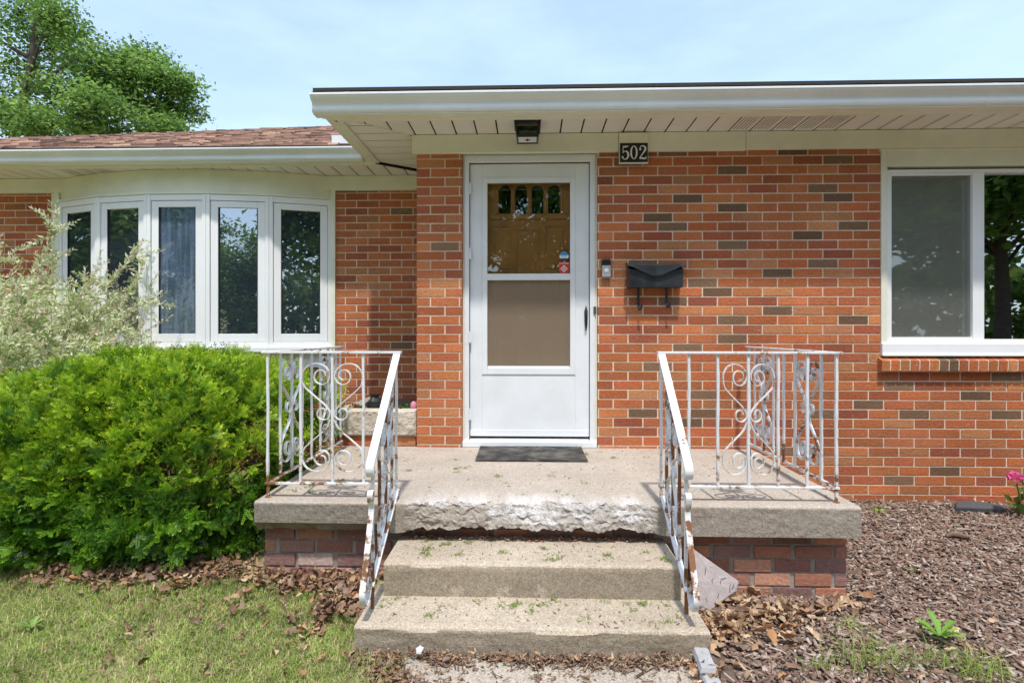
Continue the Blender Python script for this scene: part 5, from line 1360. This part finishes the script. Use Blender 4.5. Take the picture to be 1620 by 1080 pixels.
# ------------------------------------------------------------------ yew hedge
def lump(d):
    return 1 + .11 * fbm(d[0] * 2.2, d[1] * 2.2, d[2] * 2.2) + .085 * fbm(d[0] * 6, d[1] * 6, d[2] * 6 + 3, 3)
YC = np.array((-2.45, 3.56, .50)); YRr = np.array((1.15, .80, .625))
def yew_surface(d, k=1.):
    """squarish dome: superellipsoid radius along d, lower towards its left end"""
    q = np.abs(d / YRr); p = 3.3; rr = (q[0] ** p + q[1] ** p + q[2] ** p) ** (-1 / p)
    e = YC + d * rr * lump(d) * k
    if e[2] > YC[2]: e[2] = YC[2] + (e[2] - YC[2]) * (1 - .36 * sm(-2.7, -3.6, e[0]))
    return e
def needles(base, ax, side, nrm, L, npair, nl, nw, col, tipcol):
    """flat yew spray: twig along ax with two rows of needles; arrays over n sprigs"""
    n = len(base); V = []; Cc = []
    for i in range(npair):
        t = (i + .4) / npair; fall = .65 + .35 * math.sin(math.pi * min(1, t * 1.05)); 
        p = base + ax * (L * t)[:, None]
        for s in (-1, 1):
            d_ = unit(side * s * .78 + ax * .70 + nrm * (.12 + RNG.normal(0, .12, n))[:, None]); ln = nl * fall * RNG.uniform(.8, 1.15, n)
            w_ = unit(np.cross(d_, nrm)) * (nw / 2)
            V += [p, p + d_ * (ln * .45)[:, None] + w_, p + d_ * ln[:, None], p + d_ * (ln * .45)[:, None] - w_]
            c = col * (1 - t) + tipcol * t; Cc += [c] * 4
    d_ = ax; w_ = side * (nw / 2)      # end needle
    p = base + ax * L[:, None] * .96
    V += [p, p + d_ * (nl * .3)[:, None] + w_, p + d_ * (nl * .7)[:, None], p + d_ * (nl * .3)[:, None] - w_]; Cc += [tipcol] * 4
    m_ = len(V); V = np.stack(V, 1).reshape(-1, 3); Cc = np.stack(Cc, 1).reshape(-1, 3)
    Fq = np.arange(len(V)).reshape(-1, 4); return V, Fq, Cc
def yew_sprays(ncl, per, kmin, kmax, newp, scale, npr=11, wn=.0046):
    B, A, NW, TP = [], [], [], []; made = 0
    while made < ncl:
        d_ = unit(RNG.normal(size=3))
        if d_[1] > .55 and RNG.random() < .75: continue
        k = RNG.uniform(kmin, kmax); c = yew_surface(d_, k)
        if c[2] < .07 or c[1] > YL - .35 or (c[0] > SX0 - .10 and c[1] > YF - .05 and c[2] < ZP + .05) or c[0] > -1.44 + .05 * RNG.random(): continue
        out = unit(d_ / YRr); up_ = .5 if d_[2] > -.1 else -.1; ax = unit(out + np.array((0, 0, up_)) + .25 * RNG.normal(size=3)); made += 1
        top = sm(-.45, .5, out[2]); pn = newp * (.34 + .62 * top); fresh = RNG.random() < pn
        for _ in range(per):
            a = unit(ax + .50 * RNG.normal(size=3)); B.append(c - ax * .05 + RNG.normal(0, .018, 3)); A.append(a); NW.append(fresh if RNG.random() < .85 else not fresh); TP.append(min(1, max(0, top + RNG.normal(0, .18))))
    B, A, NW, TP = np.array(B), np.array(A), np.array(NW), np.array(TP)[:, None]; n = len(B)
    sd_ = unit(np.cross(A, RNG.normal(size=A.shape))); nr_ = np.cross(A, sd_)
    old = np.array((.028, .078, .014)); mid = np.array((.10, .25, .022)); new = np.array((.26, .52, .03)); newlit = np.array((.72, .84, .045))  # new growth colours; lit tops are painted in as yellower, brighter tips
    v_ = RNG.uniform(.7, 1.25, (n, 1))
    c0 = np.where(NW[:, None], mid * 1.3, old) * v_; c1 = np.where(NW[:, None], new + (newlit - new) * TP * RNG.uniform(.45, 1, (n, 1)), mid) * v_
    Ls = RNG.uniform(.07, .13, n) * scale
    out = [needles(B, A, sd_, nr_, Ls, npr, np.full(n, .023 * scale), wn * scale, c0, c1)]
    for s in (-1, 1):
        ax2 = unit(A * .75 + sd_ * s * .7 + .15 * RNG.normal(size=A.shape)); b2 = B + A * (Ls * RNG.uniform(.15, .45, n))[:, None]
        s2 = unit(np.cross(nr_, ax2)); out.append(needles(b2, ax2, s2, nr_, Ls * RNG.uniform(.5, .8, n), npr - 3, np.full(n, .021 * scale), wn * scale, c0, c1))
    return out
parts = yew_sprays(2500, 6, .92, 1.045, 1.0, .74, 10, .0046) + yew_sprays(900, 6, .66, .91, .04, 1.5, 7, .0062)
# longer shoots standing out of the outline
off_ = 0; VV, FF, CC_ = [], [], []
for V, Fq, Cc in parts: VV.append(V); FF.append(Fq + off_); CC_.append(Cc); off_ += len(V)
yew = thing('yew_hedge', 'large rounded green yew hedge beside the porch under the bow window', 'hedge', (YC[0], YC[1], .03))
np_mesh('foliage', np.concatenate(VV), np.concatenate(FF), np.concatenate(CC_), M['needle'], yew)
g = G()
for i in range(110):
    d_ = unit(RNG.normal(size=3)); d_[2] = abs(d_[2]) * .9 - .15
    e = yew_surface(unit(d_), RNG.uniform(.6, .85)); b0 = np.array((YC[0] + RNG.normal(0, .25), YC[1] + RNG.normal(0, .15), .02)); m_ = (b0 + e) / 2 + np.array((0, 0, -.06)) + RNG.normal(0, .05, 3)
    if e[2] < .06: continue
    g.tube([tuple(p) for p in catmull([b0, m_, e], 4)], list(np.linspace(.014, .003, 9)), 5)
g.build('branches', M['twig'], yew)

# ------------------------------------------------------------------ dappled willow
wl = thing('willow_shrub', 'airy cream and pale green variegated willow shrub in front of the bow window', 'shrub', (-3.95, 4.25, .03))
stems = G(); LP, LA, LS, LC = [], [], [], []
wc_ = np.array((-4.02, 4.12, .03))
def wstem(p0, d0, L, depth, droop):
    n = 9; p = np.array(p0); d_ = unit(np.array(d0)); pts = [p.copy()]
    for i in range(n):
        d_ = unit(d_ + np.array((0, 0, -droop * (i / n))) + RNG.normal(0, .07, 3)); p = p + d_ * L / n
        if p[1] > 4.74: p[1] = 4.74 - RNG.random() * .03
        pts.append(p.copy())
    stems.tube([tuple(q) for q in pts], list(np.linspace(.0038 if depth == 0 else .0018, .0007, n + 1)), 4, cap=False)
    pts = np.array(pts)
    nl = int(L / .0085)
    for k in range(nl):
        t = (k + .5) / nl
        if depth == 0 and t < .3: continue
        f = t * n; i = min(int(f), n - 1); q = pts[i] + (pts[i + 1] - pts[i]) * (f - i); ax = unit(pts[i + 1] - pts[i])
        o_ = unit(np.cross(ax, RNG.normal(size=3))); LP.append(q); LA.append(unit(ax * .7 + o_ * .8 + np.array((0, 0, .1)))); LS.append(RNG.uniform(.034, .060) * (1.1 - .4 * t))
        c = RNG.random()
        col = np.array((.88, .88, .64)) if c < .50 else (np.array((.70, .78, .42)) if c < .78 else np.array((.38, .52, .16)))
        if t > .8 and RNG.random() < .35: col = np.array((.82, .66, .48))
        LC.append(col * RNG.uniform(.8, 1.1))
    if depth == 0:
        for k in range(int(5 + L * 6)):
            t = RNG.uniform(.3, .95); i = min(int(t * n), n - 1); ax = unit(pts[i + 1] - pts[i])
            wstem(pts[i], unit(ax * .8 + .75 * RNG.normal(size=3) + np.array((0, 0, .12))), RNG.uniform(.14, .32), 1, .15)
for i in range(290):
    a = RNG.uniform(0, 2 * math.pi); e = RNG.uniform(.75, 1.45); d_ = np.array((math.cos(a) * math.cos(e) * (.75 if math.cos(a) > 0 else 1.1), math.sin(a) * math.cos(e) * .55 - .12, math.sin(e)))
    wstem(wc_ + np.array((RNG.normal(0, .12), RNG.normal(0, .08), 0)), d_, RNG.uniform(1.25, 2.05) * (.72 + .28 * math.sin(e)), 0, .20)
for (u, v, Y) in [(88, 342, 4.3), (142, 350, 4.2), (193, 385, 4.45), (215, 455, 4.2), (178, 545, 4.0), (60, 380, 4.2), (20, 390, 4.3), (120, 400, 4.2), (205, 520, 4.15)]:
    X, Z = pt(u, v, Y); tip = np.array((X, Y, Z)); b0 = wc_ + RNG.normal(0, .06, 3) * np.array((1, 1, 0)); v_ = tip - b0
    wstem(b0, unit(v_ + np.array((0, 0, .25 * np.linalg.norm(v_[:2])))), np.linalg.norm(v_) * 1.05, 0, .10)
LP, LA, LS, LC = map(np.array, (LP, LA, LS, LC)); n = len(LP)
sd_ = unit(np.cross(LA, RNG.normal(size=LA.shape))); nr_ = np.cross(LA, sd_)
w_ = sd_ * (LS * .165)[:, None]
V = np.stack([LP, LP + LA * (LS * .45)[:, None] + w_ + nr_ * (LS * .05)[:, None], LP + LA * LS[:, None] - nr_ * (LS * .12)[:, None], LP + LA * (LS * .45)[:, None] - w_ + nr_ * (LS * .05)[:, None]], 1).reshape(-1, 3)
np_mesh('foliage', V, np.arange(len(V)).reshape(-1, 4), np.repeat(LC, 4, 0), M['foliage'], wl)
stems.build('stems', M['willowtwig'], wl)

# ------------------------------------------------------------------ trees
def tree(name, base, pads, trunk, label, leaf, ncl, per, cols, group=None, limbs=None, rb=.22, sig=.16):
    t = thing(name, label, 'tree', base, group); g = G(); LP, LN, LC = [], [], []
    tp = catmull(trunk, 6); k = len(tp)
    g.tube([tuple(p) for p in tp], list(np.linspace(rb, rb * .25, k)), 8)
    for (c, r_) in pads:
        c = np.array(c); r_ = np.array(r_); tot = np.prod(r_) ** (1 / 3)
        # limb from the trunk point that suits it
        zs = np.array([p[2] for p in tp]); i = int(np.argmin(np.abs(zs - (c[2] - .45 * np.linalg.norm(c[:2] - np.array(tp[k // 2])[:2]))))); i = min(max(i, k // 4), k - 1)
        a = np.array(tp[i]); mid = (a + c) / 2 + np.array((0, 0, .12 * np.linalg.norm(c - a))) + RNG.normal(0, .15, 3)
        lb = catmull([a, mid, c], 6); r0 = rb * .25
        g.tube([tuple(p) for p in lb], list(np.linspace(r0, r0 * .25, len(lb))), 6)
        for _ in range(ncl):
            d_ = unit(RNG.normal(size=3)); q = c + d_ * r_ * RNG.uniform(.35, 1.0)
            s0 = np.array(lb[RNG.integers(len(lb) // 2, len(lb))]); m_ = (s0 + q) / 2 + RNG.normal(0, .08, 3)
            g.tube([tuple(s0), tuple(m_), tuple(q)], [r0 * .22, r0 * .13, r0 * .05], 4, cap=False)
            base_c = np.array(cols[RNG.integers(len(cols))]) * RNG.uniform(.8, 1.2)
            for _ in range(per):
                LP.append(q + RNG.normal(0, 1, 3) * np.array((sig * 1.5, sig * 1.5, sig * .75))); LN.append(unit(np.array((0, 0, 1.)) + RNG.normal(0, .55, 3))); LC.append(base_c * RNG.uniform(.8, 1.25))
    LP, LN, LC = map(np.array, (LP, LN, LC)); n = len(LP)
    a = unit(np.cross(LN, RNG.normal(size=LN.shape))); b = np.cross(LN, a); s = RNG.uniform(.6, 1.25, n)[:, None] * leaf
    V = np.stack([LP - a * s * .5, LP + b * s * .33 + LN * s * .08, LP + a * s * .55 - LN * s * .12, LP - b * s * .33 + LN * s * .08], 1).reshape(-1, 3)
    np_mesh('crown', V, np.arange(len(V)).reshape(-1, 4), np.repeat(LC, 4, 0), M['foliage'], t)
    g.build('trunk', M['bark'], t, smooth=True); return t
TG = [(.19, .33, .07), (.24, .39, .09), (.15, .27, .055), (.29, .43, .11), (.12, .22, .05)]
YT = 15.0
padpx = [(-60, 60, 70, 60), (-20, 160, 60, 45), (30, 30, 55, 45), (60, 110, 60, 40), (20, 185, 60, 35), (90, 30, 35, 35), (110, 75, 50, 35), (150, 110, 50, 32), (100, 150, 60, 32), (70, 200, 60, 30), (150, 165, 55, 32), (200, 105, 35, 25), (190, 150, 45, 30), (235, 95, 28, 18), (250, 130, 38, 25), (235, 175, 50, 25), (285, 135, 20, 18), (280, 180, 30, 20), (160, 205, 60, 22), (255, 205, 45, 14), (-90, 200, 60, 60), (-40, -40, 70, 50), (60, -30, 60, 40)]
pads = []
for u, v, ru, rv in padpx:
    Y = YT + random.uniform(-1.6, 1.6); X, Z = pt(u, v, Y); k = Y / F; pads.append(((X, Y, Z), (ru * k * .9, max(ru, 40) * k * .9, rv * k * .9)))
tb = px(-20, YT)
tree('leafy_tree', (tb, YT, -.05), pads, [(tb, YT, -.05), (tb + .1, YT, 2.5), (tb + .35, YT, 5), (tb + 1.0, YT + .2, 8.5), (tb + 1.4, YT + .1, 11)], 'tall green leafy tree rising behind the brown shingled roof', .115, 30, 52, TG, rb=.22, sig=.17)
# trees across the street (seen in the window reflections)
pads = []
for i in range(30):
    d_ = unit(RNG.normal(size=3)); q = np.array((0, 0, 5.7)) + d_ * np.array((3.4, 3.0, 3.2)) * RNG.uniform(.45, 1)
    if q[2] < 1.5: q[2] = 1.5 + RNG.random()
    pads.append((tuple(q), (1.25, 1.25, .8)))
st = tree('street_tree', (0, 0, -.05), pads, [(0, 0, -.05), (.1, 0, 2), (.2, .1, 4.5), (.1, 0, 8)], 'broad green tree across the front lawn, seen mirrored in the window glass', .26, 16, 30, [(.16, .28, .06), (.20, .33, .075), (.12, .22, .045)], group='trees mirrored in the windows', rb=.24, sig=.3)
tp_ = [(10.5, -9.5, .4, 1.15), (15.5, -10.5, 1.9, 1.2), (5.0, -11.5, 2.7, 1.05), (-.6, -9.5, 4.0, 1.0), (-13.5, -9.5, 5.2, 1.0), (-20, -3.5, .9, 1.1), (20.5, -6.0, 3.1, 1.15), (-8.0, -15.5, 1.2, .75), (-25, -9, 2.2, 1.2), (-17, 1.0, 3.3, .85), (-4.6, -12.5, .7, .56)]
for i, (x, y, rz, s) in enumerate(tp_):
    if i == 0: st.location = (x, y, -.05); st.rotation_euler = (0, 0, rz); st.scale = (s, s, s)
    else: copy_thing(st, (x, y, -.05), rz, s)

# far wood across the street
n = 26000
a = RNG.uniform(math.pi * .98, math.pi * 2.02, n); rr = RNG.uniform(27, 34, n); X = rr * np.cos(a); Y = rr * np.sin(a)
hh = np.array([4.6 + 2.6 * fbm(q * 5, 1.2) + 1.2 * fbm(q * 16, 4.) for q in a]); Z = hh * RNG.random(n) ** .8
P = np.stack([X, Y, Z], 1); nn = unit(RNG.normal(size=(n, 3)) + np.array((0, 0, .6))); u = unit(np.cross(nn, RNG.normal(size=(n, 3)))); w = np.cross(nn, u); sz2 = RNG.uniform(.3, .75, n)[:, None]
V = np.stack([P - u * sz2 * .6, P + w * sz2 * .4, P + u * sz2 * .6, P - w * sz2 * .4], 1).reshape(-1, 3)
wcol = np.array([(.10, .17, .04), (.07, .13, .03), (.14, .21, .05)])[RNG.integers(0, 3, n)] * RNG.uniform(.8, 1.2, (n, 1))
tag(np_mesh('wood', V, np.arange(4 * n).reshape(-1, 4), np.repeat(wcol, 4, 0), M['foliage']), 'far green wood mirrored low in the window glass', 'wood', kind='stuff')

# ------------------------------------------------------------------ camera, sky, sun
cam = bpy.data.cameras.new('camera'); co = bpy.data.objects.new('camera', cam); C.objects.link(co); S.camera = co
co.location = (0, 0, HC); co.rotation_euler = (R(90), 0, YAW)
cam.sensor_width = 36; cam.lens = 36 * F / 1620; cam.shift_y = -14 / 1620; cam.clip_start = .05; cam.clip_end = 1000
SUN_EL, SUN_AZ = 66., 4.
sun = bpy.data.lights.new('sun', 'SUN'); sun.energy = 2.0; sun.angle = R(2.2); sun.color = (1, .965, .91)
so = bpy.data.objects.new('sun', sun); C.objects.link(so); so.rotation_euler = (R(90 - SUN_EL), 0, R(SUN_AZ)); so.location = (0, -5, 12)
W = bpy.data.worlds.new('World'); S.world = W; W.use_nodes = True
nt = W.node_tree; N = nt.nodes; L = nt.links; bg = N['Background']
sk = N.new('ShaderNodeTexSky'); sk.sky_type = 'NISHITA'; sk.sun_disc = False; sk.sun_elevation = R(SUN_EL); sk.sun_rotation = R(180 + SUN_AZ)
sk.air_density = 1.0; sk.dust_density = 1.6; sk.ozone_density = 1.0
# thin high cloud veils
tc = N.new('ShaderNodeTexCoord'); mp = N.new('ShaderNodeMapping'); mp.inputs['Scale'].default_value = (1.6, 1.6, 5.5)
nz = N.new('ShaderNodeTexNoise'); nz.inputs['Scale'].default_value = 2.2; nz.inputs['Detail'].default_value = 7; nz.inputs['Roughness'].default_value = .58
rm = N.new('ShaderNodeMapRange'); rm.inputs[1].default_value = .40; rm.inputs[2].default_value = .80; rm.inputs[3].default_value = .40; rm.inputs[4].default_value = .74
mx = N.new('ShaderNodeMixRGB'); mx.inputs[2].default_value = (2.85, 3.7, 4.75, 1)
L.new(tc.outputs['Generated'], mp.inputs[0]); L.new(mp.outputs[0], nz.inputs[0]); L.new(nz.outputs['Fac'], rm.inputs[0]); L.new(rm.outputs[0], mx.inputs[0]); L.new(sk.outputs[0], mx.inputs[1])
L.new(mx.outputs[0], bg.inputs[0]); bg.inputs[1].default_value = .15
S.view_settings.view_transform = 'Standard'; S.view_settings.look = 'None'; S.view_settings.exposure = 1.0; S.view_settings.gamma = 1
S.cycles.max_bounces = 8; S.cycles.transparent_max_bounces = 12
